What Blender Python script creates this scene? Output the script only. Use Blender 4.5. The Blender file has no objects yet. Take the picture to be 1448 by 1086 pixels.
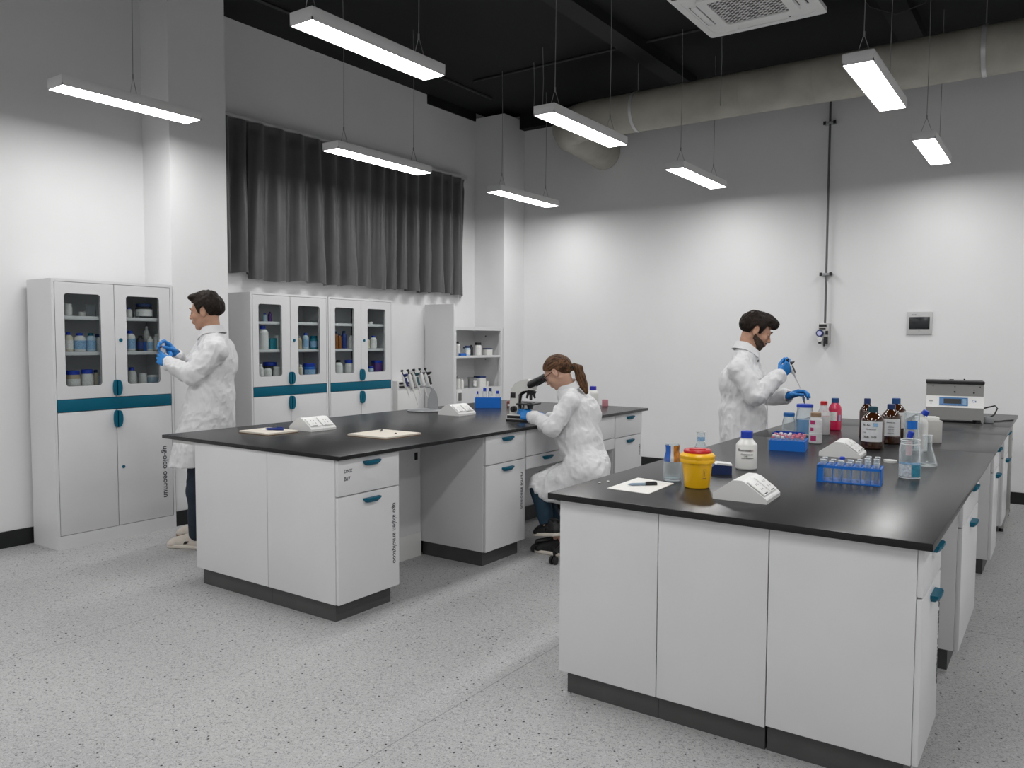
import bpy, bmesh, math, random
import numpy as np
from mathutils import Vector, Matrix
random.seed(4)
C = bpy.context.scene.collection
PI = math.pi

# ------------------------------------------------------------------ camera
F_PX, YAW, PIT, ROL, CAM_H = 1126.6, math.radians(34.84), math.radians(3.2), math.radians(0.25), 1.46
_fw = np.array([-math.sin(YAW)*math.cos(PIT), math.cos(YAW)*math.cos(PIT), -math.sin(PIT)])
_r0 = np.array([math.cos(YAW), math.sin(YAW), 0.0])
_u0 = np.cross(_r0, _fw)
_r = _r0*math.cos(ROL)+_u0*math.sin(ROL)
_u = -_r0*math.sin(ROL)+_u0*math.cos(ROL)
_c = np.array([0, 0, CAM_H])
def W(px, py, dep):            # measured point: photo pixel at a distance in metres
    return _c+(_fw+_r*(px-724)/F_PX-_u*(py-543)/F_PX)*dep
cam = bpy.data.cameras.new('camera')
cam.sensor_width = 36; cam.lens = 36*F_PX/1448; cam.clip_start = 0.05
camo = bpy.data.objects.new('camera', cam); C.objects.link(camo)
camo.matrix_world = Matrix(((_r[0], _u[0], -_fw[0], 0), (_r[1], _u[1], -_fw[1], 0), (_r[2], _u[2], -_fw[2], CAM_H), (0, 0, 0, 1)))
bpy.context.scene.camera = camo

# ------------------------------------------------------------------ materials
MATS = {}
def mat(name, col, rough=0.5, metal=0.0, noise=0.0, nscale=20.0, bump=0.0, bscale=60.0, spec=0.5, trans=0.0, ior=1.45, alpha=1.0, coat=0.0, sheen=0.0):
    if name in MATS: return MATS[name]
    m = bpy.data.materials.new(name); m.use_nodes = True
    nt = m.node_tree; b = nt.nodes['Principled BSDF']
    b.inputs['Base Color'].default_value = (*col, 1); b.inputs['Roughness'].default_value = rough
    b.inputs['Metallic'].default_value = metal; b.inputs['Specular IOR Level'].default_value = spec
    b.inputs['IOR'].default_value = ior; b.inputs['Transmission Weight'].default_value = trans
    b.inputs['Coat Weight'].default_value = coat
    b.inputs['Sheen Weight'].default_value = sheen
    tc = nt.nodes.new('ShaderNodeTexCoord')
    if noise > 0:
        n = nt.nodes.new('ShaderNodeTexNoise'); n.inputs['Scale'].default_value = nscale; n.inputs['Detail'].default_value = 4
        nt.links.new(tc.outputs['Object'], n.inputs['Vector'])
        r = nt.nodes.new('ShaderNodeValToRGB')
        r.color_ramp.elements[0].position = 0.3; r.color_ramp.elements[1].position = 0.7
        r.color_ramp.elements[0].color = (*[c*(1-noise) for c in col], 1)
        r.color_ramp.elements[1].color = (*[min(1, c*(1+noise)) for c in col], 1)
        nt.links.new(n.outputs['Fac'], r.inputs['Fac']); nt.links.new(r.outputs['Color'], b.inputs['Base Color'])
    if bump > 0:
        n2 = nt.nodes.new('ShaderNodeTexNoise'); n2.inputs['Scale'].default_value = bscale; n2.inputs['Detail'].default_value = 3
        nt.links.new(tc.outputs['Object'], n2.inputs['Vector'])
        bp = nt.nodes.new('ShaderNodeBump'); bp.inputs['Strength'].default_value = bump; bp.inputs['Distance'].default_value = 0.01
        nt.links.new(n2.outputs['Fac'], bp.inputs['Height']); nt.links.new(bp.outputs['Normal'], b.inputs['Normal'])
    MATS[name] = m
    return m
def glass(name, tint=(0.9, 0.93, 0.94), gloss=1.0, rough=0.02, edge=0.25, rim_light=0.0):
    """thin clear pane or vessel wall: see-through with edge reflections"""
    if name in MATS: return MATS[name]
    m = bpy.data.materials.new(name); m.use_nodes = True; nt = m.node_tree; nt.nodes.clear()
    o = nt.nodes.new('ShaderNodeOutputMaterial'); mx = nt.nodes.new('ShaderNodeMixShader')
    t = nt.nodes.new('ShaderNodeBsdfTransparent'); t.inputs[0].default_value = (*tint, 1)
    g = nt.nodes.new('ShaderNodeBsdfGlossy'); g.inputs['Roughness'].default_value = rough; g.inputs['Color'].default_value = (gloss, gloss, gloss, 1)
    lw = nt.nodes.new('ShaderNodeLayerWeight'); lw.inputs['Blend'].default_value = edge
    nt.links.new(lw.outputs['Fresnel'], mx.inputs['Fac']); nt.links.new(t.outputs[0], mx.inputs[1]); nt.links.new(g.outputs[0], mx.inputs[2])
    last = mx.outputs[0]
    if rim_light > 0:                      # whitish rim colour stands in for bright surroundings refracted by real glass
        df = nt.nodes.new('ShaderNodeBsdfTranslucent'); df.inputs[0].default_value = (0.85, 0.88, 0.9, 1)
        d2 = nt.nodes.new('ShaderNodeBsdfDiffuse'); d2.inputs[0].default_value = (0.85, 0.88, 0.9, 1)
        ad = nt.nodes.new('ShaderNodeMixShader'); ad.inputs[0].default_value = 0.5; nt.links.new(df.outputs[0], ad.inputs[1]); nt.links.new(d2.outputs[0], ad.inputs[2])
        l2 = nt.nodes.new('ShaderNodeLayerWeight'); l2.inputs['Blend'].default_value = 0.35
        k = nt.nodes.new('ShaderNodeMath'); k.operation = 'MULTIPLY_ADD'; k.inputs[1].default_value = rim_light*2.2; k.inputs[2].default_value = rim_light*0.25
        nt.links.new(l2.outputs['Facing'], k.inputs[0]); k.use_clamp = True
        m2 = nt.nodes.new('ShaderNodeMixShader'); nt.links.new(k.outputs[0], m2.inputs[0]); nt.links.new(last, m2.inputs[1]); nt.links.new(ad.outputs[0], m2.inputs[2]); last = m2.outputs[0]
    nt.links.new(last, o.inputs['Surface'])
    MATS[name] = m
    return m
def emit(name, col, s):
    m = bpy.data.materials.new(name); m.use_nodes = True; nt = m.node_tree; nt.nodes.clear()
    o = nt.nodes.new('ShaderNodeOutputMaterial'); e = nt.nodes.new('ShaderNodeEmission')
    e.inputs[0].default_value = (*col, 1); e.inputs[1].default_value = s
    nt.links.new(e.outputs[0], o.inputs['Surface']); MATS[name] = m
    return m

# ------------------------------------------------------------------ mesh builder
class MB:
    def __init__(self): self.v = []; self.f = []
    def add(self, vs, fs):
        n = len(self.v); self.v += [tuple(float(c) for c in p) for p in vs]; self.f += [tuple(i+n for i in q) for q in fs]
        return self
    def box(self, a, b, bev=0.0):
        x0, y0, z0 = [min(a[i], b[i]) for i in range(3)]; x1, y1, z1 = [max(a[i], b[i]) for i in range(3)]
        vs = [(x0, y0, z0), (x1, y0, z0), (x1, y1, z0), (x0, y1, z0), (x0, y0, z1), (x1, y0, z1), (x1, y1, z1), (x0, y1, z1)]
        fs = [(3, 2, 1, 0), (4, 5, 6, 7), (0, 1, 5, 4), (1, 2, 6, 5), (2, 3, 7, 6), (3, 0, 4, 7)]
        if bev <= 0: return self.add(vs, fs)
        bm = bmesh.new(); q = [bm.verts.new(p) for p in vs]
        for f in fs: bm.faces.new([q[i] for i in f])
        bmesh.ops.bevel(bm, geom=list(bm.edges), offset=bev, segments=2, affect='EDGES', profile=0.6)
        bm.verts.index_update()
        self.add([p.co[:] for p in bm.verts], [[w.index for w in f.verts] for f in bm.faces]); bm.free()
        return self
    def prism(self, poly, vec):
        """closed polygon (3D points) extruded along vec"""
        n = len(poly); p = [Vector(q) for q in poly]; v = Vector(vec)
        nor = Vector((0, 0, 0))
        for i in range(n): nor += p[i].cross(p[(i+1) % n])
        if nor.dot(v) > 0: p.reverse()
        vs = p+[q+v for q in p]
        fs = [tuple(range(n)), tuple(range(2*n-1, n-1, -1))]+[((i+1) % n, i, n+i, n+(i+1) % n) for i in range(n)]
        return self.add(vs, fs)
    def lathe(self, prof, n=20, c=(0, 0, 0), axis=(0, 0, 1), sx=1.0, sy=1.0):
        """profile of (radius, height), closed with discs where the radius is 0"""
        q = Vector((0, 0, 1)).rotation_difference(Vector(axis)); c = Vector(c); rows = []; vs = []; fs = []
        for r, h in prof:
            if r <= 1e-6: rows.append([len(vs)]); vs.append(q @ Vector((0, 0, h))+c)
            else:
                rows.append(list(range(len(vs), len(vs)+n)))
                vs += [q @ Vector((sx*r*math.cos(2*PI*i/n), sy*r*math.sin(2*PI*i/n), h))+c for i in range(n)]
        for a, b in zip(rows, rows[1:]):
            for i in range(n):
                j = (i+1) % n
                if len(a) == 1 and len(b) == 1: continue
                if len(a) == 1: fs.append((a[0], b[j], b[i]))
                elif len(b) == 1: fs.append((a[i], a[j], b[0]))
                else: fs.append((a[i], a[j], b[j], b[i]))
        return self.add(vs, fs)
    def cyl(self, a, b, r, r2=None, n=14):
        a = Vector(a); b = Vector(b); L = (b-a).length; r2 = r if r2 is None else r2
        return self.lathe([(0, 0), (r, 0), (r2, L), (0, L)], n, a, (b-a).normalized())
    def tube(self, pts, r, n=8, rs=None):
        pts = [Vector(p) for p in pts]; vs = []; fs = []; m = len(pts); up = None
        for i, p in enumerate(pts):
            d = (pts[min(i+1, m-1)]-pts[max(i-1, 0)]).normalized()
            if up is None: up = d.orthogonal().normalized()
            up = (up-d*up.dot(d)).normalized(); s = d.cross(up); rr = rs[i] if rs else r
            vs += [p+(up*math.cos(2*PI*k/n)+s*math.sin(2*PI*k/n))*rr for k in range(n)]
        for i in range(m-1):
            for k in range(n): fs.append((i*n+k, i*n+(k+1) % n, (i+1)*n+(k+1) % n, (i+1)*n+k))
        fs.append(tuple(range(n-1, -1, -1))); fs.append(tuple(range((m-1)*n, m*n)))
        return self.add(vs, fs)
    def sphere(self, c, r, n=14):
        m = max(6, n//2); r = (r, r, r) if not hasattr(r, '__len__') else r
        s = MB().lathe([(math.sin(PI*i/m), -math.cos(PI*i/m)) if 0 < i < m else (0, -math.cos(PI*i/m)) for i in range(m+1)], n)
        return self.add([(c[0]+p[0]*r[0], c[1]+p[1]*r[1], c[2]+p[2]*r[2]) for p in s.v], s.f)
    def xf(self, M):
        self.v = [tuple(M @ Vector(p)) for p in self.v]; return self
    def build(self, name, m, parent=None, loc=(0, 0, 0), smooth=True, rz=0.0, angle=35):
        me = bpy.data.meshes.new(name); me.from_pydata(self.v, [], self.f); me.update()
        o = bpy.data.objects.new(name, me); C.objects.link(o); o.location = loc; o.rotation_euler = (0, 0, rz)
        if m is not None: me.materials.append(m)
        if smooth:
            me.polygons.foreach_set('use_smooth', [True]*len(me.polygons))
            try: me.set_sharp_from_angle(angle=math.radians(angle))
            except Exception: pass
        if parent is not None: o.parent = parent
        return o
def tag(o, label, cat, group=None):
    o['label'] = label; o['category'] = cat
    if group: o['group'] = group
    return o
def thing(name, label, cat, loc=(0, 0, 0), rz=0.0, group=None):
    o = bpy.data.objects.new(name, None); C.objects.link(o); o.empty_display_size = 0.1
    o.location = [float(c) for c in loc]; o.rotation_euler = (0, 0, rz)
    return tag(o, label, cat, group)
def struct(name, mb, m, **k):
    o = mb.build(name, m, **k); o['kind'] = 'structure'; return o
def copy_thing(src, loc, rz=None, label=None):
    r = src.copy(); C.objects.link(r); r.location = [float(c) for c in loc]
    if rz is not None: r.rotation_euler = (0, 0, rz)
    if label: r['label'] = label
    for ch in list(src.children):
        c = ch.copy(); C.objects.link(c); c.parent = r
        for g in list(ch.children):
            d = g.copy(); C.objects.link(d); d.parent = c
    return r
def lettering(txt, size, m, parent, M, name='lettering', ext=0.0004, align='LEFT', sx=1.0, bold=0.012):
    cu = bpy.data.curves.new(name, 'FONT'); cu.body = txt; cu.size = size; cu.extrude = ext; cu.align_x = align; cu.resolution_u = 3; cu.offset = size*bold
    o = bpy.data.objects.new(name, cu); C.objects.link(o)
    dg = bpy.context.evaluated_depsgraph_get(); me = bpy.data.meshes.new_from_object(o.evaluated_get(dg))
    bpy.data.objects.remove(o); bpy.data.curves.remove(cu)
    S = Matrix.Diagonal((sx, 1, 1, 1)); me.transform(M @ S); me.name = name
    o = bpy.data.objects.new(name, me); C.objects.link(o); o.parent = parent
    me.materials.clear(); me.materials.append(m)
    return o
def frame(o, x, y):           # matrix that puts text's x along x, its up along y
    x = Vector(x).normalized(); y = Vector(y).normalized(); z = x.cross(y)
    return Matrix(((x[0], y[0], z[0], o[0]), (x[1], y[1], z[1], o[1]), (x[2], y[2], z[2], o[2]), (0, 0, 0, 1)))
def rot_z(a): return Matrix.Rotation(a, 4, 'Z')

WHITE = mat('white_enamel', (0.66, 0.66, 0.67), 0.32, noise=0.02, nscale=3)
WHITE2 = mat('white_plastic', (0.74, 0.74, 0.73), 0.4)
OFFW = mat('offwhite_metal', (0.5, 0.5, 0.5), 0.35)
TEAL = mat('teal_plastic', (0.0, 0.105, 0.17), 0.45, spec=0.25)
BLACK = mat('black_plastic', (0.012, 0.012, 0.013), 0.4)
DARK = mat('charcoal_metal', (0.062, 0.062, 0.062), 0.45, noise=0.1, nscale=8)
TOPM = mat('black_worktop_resin', (0.014, 0.014, 0.015), 0.27, noise=0.25, nscale=5, bump=0.015, bscale=90, spec=0.3)
STEEL = mat('brushed_steel', (0.48, 0.48, 0.47), 0.33, metal=0.75)
CHROME = mat('chrome', (0.7, 0.7, 0.7), 0.15, metal=1.0)
PANE = glass('cabinet_glass', (0.90, 0.92, 0.92), 0.6, 0.03, 0.05)
LABG = glass('lab_glass', (0.95, 0.97, 0.975), 0.9, 0.04, 0.10, 0.16)
BLUECAP = mat('blue_cap', (0.01, 0.045, 0.42), 0.4)
NAVYCAP = mat('navy_cap', (0.01, 0.03, 0.12), 0.4)
BLUEP = mat('blue_rack_plastic', (0.005, 0.14, 0.55), 0.35)
PAPER = mat('paper', (0.76, 0.75, 0.72), 0.7)
INK = mat('ink', (0.05, 0.05, 0.06), 0.6)
INKB = mat('blue_ink', (0.05, 0.12, 0.35), 0.6)
# ------------------------------------------------------------------ the room
XL, XW, YF, ZC = -6.0, -6.15, 8.44, 4.27      # left recess wall, window wall, far wall, ceiling
XR, YN = 2.2, -2.4
WALLM = mat('wall_paint', (0.75, 0.75, 0.755), 0.75, noise=0.02, nscale=1.5, bump=0.02, bscale=120)
CEILM = mat('black_ceiling_paint', (0.0035, 0.0038, 0.0046), 0.8, noise=0.3, nscale=2)

def floor_mat():
    m = bpy.data.materials.new('speckled_vinyl'); m.use_nodes = True; nt = m.node_tree; b = nt.nodes['Principled BSDF']
    N = nt.nodes.new; L = nt.links.new
    tc = N('ShaderNodeTexCoord')
    def ramp(fac, a, b_, ca, cb):
        r = N('ShaderNodeValToRGB'); r.color_ramp.elements[0].position = a; r.color_ramp.elements[1].position = b_
        r.color_ramp.elements[0].color = (*ca, 1); r.color_ramp.elements[1].color = (*cb, 1); L(fac, r.inputs['Fac']); return r.outputs['Color']
    def mixc(f, a, b_):
        x = N('ShaderNodeMix'); x.data_type = 'RGBA'; L(f, x.inputs['Factor']); L(a, x.inputs['A'])
        if hasattr(b_, 'is_linked'): L(b_, x.inputs['B'])
        else: x.inputs['B'].default_value = (*b_, 1)
        return x.outputs['Result']
    n1 = N('ShaderNodeTexNoise'); n1.inputs['Scale'].default_value = 0.9; n1.inputs['Detail'].default_value = 5; L(tc.outputs['Object'], n1.inputs['Vector'])
    base = ramp(n1.outputs['Fac'], 0.3, 0.7, (0.385, 0.385, 0.39), (0.44, 0.44, 0.44))
    n2 = N('ShaderNodeTexNoise'); n2.inputs['Scale'].default_value = 105; n2.inputs['Detail'].default_value = 3; n2.inputs['Distortion'].default_value = 1.5; L(tc.outputs['Object'], n2.inputs['Vector'])
    f2 = ramp(n2.outputs['Fac'], 0.36, 0.46, (0.8, 0.8, 0.8), (0, 0, 0))
    c = mixc(f2, base, (0.19, 0.19, 0.195))
    f2b = ramp(n2.outputs['Fac'], 0.58, 0.7, (0, 0, 0), (0.75, 0.75, 0.75))
    c = mixc(f2b, c, (0.58, 0.58, 0.58))
    v = N('ShaderNodeTexVoronoi'); v.inputs['Scale'].default_value = 27; v.inputs['Randomness'].default_value = 1.0; L(tc.outputs['Object'], v.inputs['Vector'])
    d = ramp(v.outputs['Distance'], 0.10, 0.14, (1, 1, 1), (0, 0, 0))
    sp = N('ShaderNodeSeparateColor'); L(v.outputs['Color'], sp.inputs['Color'])
    keep = ramp(sp.outputs['Red'], 0.25, 0.3, (0, 0, 0), (1, 1, 1))
    mm = N('ShaderNodeMath'); mm.operation = 'MULTIPLY'; L(d, mm.inputs[0]); L(keep, mm.inputs[1])
    c = mixc(mm.outputs[0], c, (0.025, 0.022, 0.022))
    # welded seams between the vinyl sheets
    sx = N('ShaderNodeSeparateXYZ'); L(tc.outputs['Object'], sx.inputs['Vector'])
    def seam(sock, pos, w):
        a = N('ShaderNodeMath'); a.operation = 'SUBTRACT'; L(sock, a.inputs[0]); a.inputs[1].default_value = pos
        e = N('ShaderNodeMath'); e.operation = 'ABSOLUTE'; L(a.outputs[0], e.inputs[0])
        k = N('ShaderNodeMath'); k.operation = 'LESS_THAN'; L(e.outputs[0], k.inputs[0]); k.inputs[1].default_value = w
        return k.outputs[0]
    for s, p in ((sx.outputs['X'], -1.95), (sx.outputs['X'], -3.89), (sx.outputs['Y'], 4.57), (sx.outputs['X'], -2.9)):
        k = seam(s, p, 0.0022)
        h = N('ShaderNodeMath'); h.operation = 'MULTIPLY'; L(k, h.inputs[0]); h.inputs[1].default_value = 0.55 if p != -2.9 else 0.2
        c = mixc(h.outputs[0], c, (0.12, 0.12, 0.12))
    L(c, b.inputs['Base Color']); b.inputs['Roughness'].default_value = 0.55; b.inputs['Specular IOR Level'].default_value = 0.2
    bp = N('ShaderNodeBump'); bp.inputs['Strength'].default_value = 0.05; bp.inputs['Distance'].default_value = 0.002
    L(n2.outputs['Fac'], bp.inputs['Height']); L(bp.outputs['Normal'], b.inputs['Normal'])
    return m
struct('floor', MB().box((XW-0.3, YN-0.2, -0.12), (XR+0.2, YF+0.2, 0)), floor_mat(), smooth=False)
struct('ceiling', MB().box((XW-0.3, YN-0.2, ZC), (XR+0.2, YF+0.2, ZC+0.15)), CEILM, smooth=False)
# left wall: recess wall, pier and deeper window wall in one run
struct('wall_left', MB().box((XL-0.45, YN-0.2, 0), (XL, 3.54, ZC)).box((XL-0.45, 3.54, 0), (-5.635, 4.035, ZC)).box((XL-0.45, 4.035, 0), (XW, YF, ZC))
       .box((XL-0.45, 7.999, 0), (-5.70, YF, ZC-0.075)), WALLM, smooth=False)
struct('wall_far', MB().box((XL-0.45, YF, 0), (XR+0.2, YF+0.2, ZC)), WALLM, smooth=False)
BOUNCE = mat('bounce_white_paint', (0.88, 0.88, 0.88), 0.8)  # unseen walls made whiter to bounce light onto the upper walls
struct('wall_right', MB().box((XR, YN-0.2, 0), (XR+0.2, YF, ZC)), BOUNCE, smooth=False)
struct('wall_near', MB().box((XL, YN-0.2, 0), (XR, YN, ZC)), BOUNCE, smooth=False)
BASEM = mat('black_skirting', (0.008, 0.009, 0.009), 0.45)
struct('baseboard_left', MB().box((XL, YN, 0), (XL+0.012, 3.54, 0.115)).box((XL, 3.528, 0), (-5.635, 3.54, 0.115)).box((-5.635, 3.528, 0), (-5.623, 4.047, 0.115)), BASEM, smooth=False)
struct('baseboard_far', MB().box((-5.70, YF-0.012, 0), (XR, YF, 0.105)), BASEM, smooth=False)
# dark ceiling downstands along the walls, beams
struct('trim_1', MB().box((-5.70, YF-0.11, 4.075), (-4.85, YF, ZC)), CEILM, smooth=False)
struct('trim_2', MB().box((XW, 7.10, 4.165), (XW+0.02, 7.999, ZC)), CEILM, smooth=False)
BEAM = mat('dark_beam', (0.006, 0.0063, 0.0072), 0.7)
struct('trim_3', MB().box((-3.55, YN, ZC-0.10), (-3.35, YF-0.2, ZC)), BEAM, smooth=False)
struct('trim_4', MB().box((-1.35, YN, ZC-0.10), (-1.15, YF-0.2, ZC)), BEAM, smooth=False)

# ------------------------------------------------------------------ pendant lamps
GLOW = emit('lamp_diffuser_light', (1.0, 0.995, 0.985), 15.0)
LAMPM = mat('lamp_aluminium', (0.72, 0.72, 0.72), 0.45, metal=0.0)
WIRE = mat('steel_wire', (0.35, 0.35, 0.35), 0.4, metal=0.6)
def lamp(x, y, z, ln, w, label, t0=0.13, t1=0.87, hooked=True):
    t = thing('pendant_lamp', label, 'lamp', (x, y, z), 0, 'slim linear pendant lamps under the black ceiling')
    hw, hl, h = w/2, ln/2, 0.065
    m = MB().box((-hw, -hl, 0.012), (hw, hl, h), 0.004)
    m.box((-hw, -hl, 0), (-hw+0.006, hl, 0.014)).box((hw-0.006, -hl, 0), (hw, hl, 0.014)).box((-hw, -hl, 0), (hw, -hl+0.006, 0.014)).box((-hw, hl-0.006, 0), (hw, hl, 0.014))
    m.build('housing', LAMPM, t)
    MB().add([(-hw+0.006, -hl+0.006, 0.003), (hw-0.006, -hl+0.006, 0.003), (hw-0.006, hl-0.006, 0.003), (-hw+0.006, hl-0.006, 0.003)], [(3, 2, 1, 0)]).build('diffuser', GLOW, t, smooth=False)
    for f in (t0, t1) if t1 else (t0,):
        yy = -hl+ln*f
        c = MB().tube([(0, yy, h+0.13), (0.003, yy+0.004, h+0.7), (0, yy, ZC-z)], 0.0028, 6)
        c.tube([(0, yy, h+0.135), (-0.045, yy, h)], 0.0022, 6).tube([(0, yy, h+0.135), (0.045, yy, h)], 0.0022, 6)
        c.cyl((0, yy, h+0.12), (0, yy, h+0.15), 0.006)
        c.build('suspension_wire', WIRE, t)
    if not t1:
        c = MB().tube([(0, hl*0.68, h), (0.002, hl*0.68, h+0.022), (0.004, hl*0.8, h+0.010), (0.0, hl*0.9, h)], 0.0028, 6).cyl((0, hl*0.68, h), (0, hl*0.68, h+0.012), 0.007)
        c.build('wire_loop', WIRE, t)
    return t
for (cx, cy, ln, w, lb, t0, t1) in (
    (-5.178, 2.969, 0.955, 0.187, 'white pendant lamp nearest the left wall, above the leftmost cabinet', 0.53, None),
    (-3.128, 3.177, 1.004, 0.165, 'large white pendant lamp highest in view, above the near end of the left bench', 0.06, 0.86),
    (-4.992, 5.142, 1.163, 0.186, 'white pendant lamp hanging in front of the grey curtain', 0.13, 0.87),
    (-4.969, 7.366, 1.162, 0.186, 'white pendant lamp in front of the white corner column', 0.13, 0.87),
    (-2.993, 5.215, 1.10, 0.170, 'white pendant lamp hanging in front of the left end of the round duct', 0.13, 0.87),
    (-2.959, 7.342, 1.11, 0.179, 'small looking white pendant lamp against the middle of the far wall', 0.13, 0.87),
    (-1.011, 5.341, 1.087, 0.168, 'white pendant lamp crossing the duct on the right, nearer of two', 0.13, 0.87),
    (-0.96, 7.389, 1.03, 0.164, 'white pendant lamp farthest right, hanging above the wall display panel', 0.13, 0.87)):
    lamp(cx, cy, 3.0, ln, w, lb, t0, t1)
for cx in (-5.1, -3.05, -1.0, 1.0):          # lamp grid assumed to carry on out of frame; lamps added for brightness
    for cy in ((0.85, -1.3) if cx < -2 else ((3.1, 0.85, -1.3) if cx < 0 else (7.4, 5.3, 3.1, 0.85))):
        lamp(cx, cy, 3.0, 1.1, 0.18, 'white pendant lamp added for brightness beyond the seen rows, out of view')
# ------------------------------------------------------------------ tall glass-door cabinets
def rrect(y0, y1, z0, z1, r, n=5):
    pts = []
    for (cy, cz, a0) in ((y1-r, z1-r, 0), (y0+r, z1-r, 90), (y0+r, z0+r, 180), (y1-r, z0+r, 270)):
        for i in range(n+1):
            a = math.radians(a0+90*i/n); pts.append((cy+r*math.cos(a), cz+r*math.sin(a)))
    return pts
def door_with_window(y0, y1, z0, z1, wy0, wy1, wz0, wz1, x0, x1, r=0.022):
    """slab with a rounded window opening; faces +x at x1"""
    inn = rrect(wy0, wy1, wz0, wz1, r); n = len(inn)
    out = []
    for (y, z) in inn:                                        # matching points on the outer rectangle
        cy, cz = (wy0+wy1)/2, (wz0+wz1)/2
        out.append((y1 if y > cy else y0, z1 if z > cz else z0))
    for k in range(n):                                        # spread along straight outer edges
        pass
    vs = [(x1, y, z) for y, z in inn]+[(x1, y, z) for y, z in out]+[(x0, y, z) for y, z in inn]+[(x0, y, z) for y, z in out]
    fs = []
    for i in range(n):
        j = (i+1) % n
        a, b, c, d = i, j, n+j, n+i
        if out[i] == out[j]: fs.append((a, d, b)); fs.append((2*n+b, 2*n+d, 2*n+a))
        else:
            fs.append((a, d, c, b)); fs.append((2*n+b, 2*n+c, 2*n+d, 2*n+a)); fs.append((n+i, 3*n+i, 3*n+j, n+j))
        fs.append((i, j, 2*n+j, 2*n+i))
    return MB().add(vs, fs)
def half_moon(y, z0, z1, side, w, x0, t=0.022):
    """pull handle: straight edge at y, bulging to the given side"""
    n = 12; zc, hz = (z0+z1)/2, (z1-z0)/2
    poly = [(x0, y+side*w*(math.cos(-PI/2+PI*i/n))**0.7 if 0 < i < n else y, zc+hz*math.sin(-PI/2+PI*i/n)) for i in range(n+1)]
    return MB().prism(poly, (t, 0, 0))
def tall_cabinet(xf, y0, y1, label, letter=None, depth=0.345, h=1.86):
    t = thing('glass_door_cabinet', label, 'cabinet', (xf, y0, 0), 0, 'white cabinets with glass upper doors')
    w = y1-y0; s = 0.018; ym = w*0.488
    c = MB()
    c.box((-depth, 0, 0), (0, s, h)).box((-depth, w-s, 0), (0, w, h)).box((-depth, s, h-s), (0, w-s, h))
    c.box((-depth, s, 0), (-depth+0.012, w-s, h-s))
    c.box((-depth+0.012, s, 0.92), (-0.03, w-s, 1.085))              # deck behind the coloured band
    c.box((-0.04, s, 0), (0, w-s, 0.094))                            # plinth board
    c.box((-depth+0.012, s, 0.094), (-0.03, w-s, 0.11))
    c.build('carcass', WHITE, t)
    for z in (1.362, 1.61):
        MB().box((-depth+0.014, s, z-0.026), (-0.03, w-s, z), 0.003).build('shelf', WHITE, t)
    rail = MB().box((-depth+0.013, w*0.70, 1.09), (-depth+0.017, w*0.716, h-0.03))
    rail.build('shelf_rail', DARK, t)
    g = 0.0025; ze = (1.036, h-0.021); zl = (0.097, 0.945); x1 = 0.0; x0 = -0.022
    for k, (a, b, wa, wb) in enumerate(((s+0.004, ym-g, 0.082, 0.332), (ym+g, w-s-0.004, 0.519, 0.775))):
        d = door_with_window(a, b, ze[0], ze[1], wa, wb, 1.124, 1.762, x0, x1).build('glass_door', WHITE, t)
        MB().box((x0+0.006, wa-0.006, 1.118), (x0+0.010, wb+0.006, 1.768)).build('glass_pane', PANE, d, smooth=False)
        gk = MB()
        ri = rrect(wa, wb, 1.124, 1.762, 0.022)
        gk.tube([(x1-0.004, p[0], p[1]) for p in ri+ri[:2]], 0.0028, 5)
        gk.build('window_gasket', BLACK, d)
        side, hw = ((-1, 0.020), (1, 0.034))[k]
        half_moon(ym+(0.004 if k else -0.004), 1.044, 1.158, side, hw, x1).build('handle', TEAL, d)
        l = MB().box((x0, a, zl[0]), (x1, b, zl[1]), 0.0025).build('lower_door', WHITE, t)
        half_moon(ym+(0.004 if k else -0.004), 0.816, 0.939, side, hw, x1).build('handle', TEAL, l)
        if k:
            MB().cyl((x1-0.002, ym+0.042, 1.443), (x1+0.005, ym+0.042, 1.443), 0.013, n=18).build('lock', TEAL, d)
            MB().cyl((x1-0.002, ym+0.042, 0.522), (x1+0.005, ym+0.042, 0.522), 0.011, n=18).build('lock', TEAL, l)
            if letter:
                lettering(letter, 0.060, INK, l, frame((x1+0.0006, w-0.098, 0.640), (0, 0, -1), (0, 1, 0)), sx=0.98)
    MB().box((-0.03, s+0.004, 0.949), (x1+0.002, w-s-0.004, 1.032), 0.002).build('accent_band', TEAL, t)
    return t
CAB1 = (-5.62, 2.645, 3.528); CAB2 = (-5.80, 4.375, 5.252); CAB3 = (-5.80, 5.260, 6.137)
tall_cabinet(*CAB1, 'white tall cabinet at far left with teal band, glass doors and black sideways lettering', 'ug-olco oeornun')
tall_cabinet(*CAB2, 'white glass-door cabinet under the curtain, the left one of the adjoining pair')
tall_cabinet(*CAB3, 'white glass-door cabinet under the curtain, the right one of the adjoining pair')

# open shelf cabinet in the corner niche
t = thing('open_shelf_cabinet', 'white open shelf cabinet with tall side panel in the corner beside the column', 'cabinet', (-5.705, 7.056, 0))
YS = 0.935
MB().box((-0.43, -0.018, 0), (0, 0, 1.86), 0.003).build('side_panel', WHITE, t)
fr = MB().box((-0.03, 0.0, 1.565), (0, YS, 1.602)).box((-0.03, 0.0, 0.885), (0, 0.03, 1.565)).box((-0.03, YS-0.045, 0.885), (0, YS, 1.565))
fr.box((-0.03, 0, 0.02), (0, YS, 0.885))
fr.build('face_frame', WHITE, t)
MB().box((-0.43, 0.0, 1.582), (-0.03, YS, 1.602)).build('top', WHITE, t)
MB().box((-0.41, 0.0, 1.243), (-0.004, YS-0.03, 1.268), 0.003).build('shelf', WHITE, t)
MB().box((-0.41, 0.0, 0.862), (-0.03, YS-0.03, 0.884)).build('shelf', WHITE, t)
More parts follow.
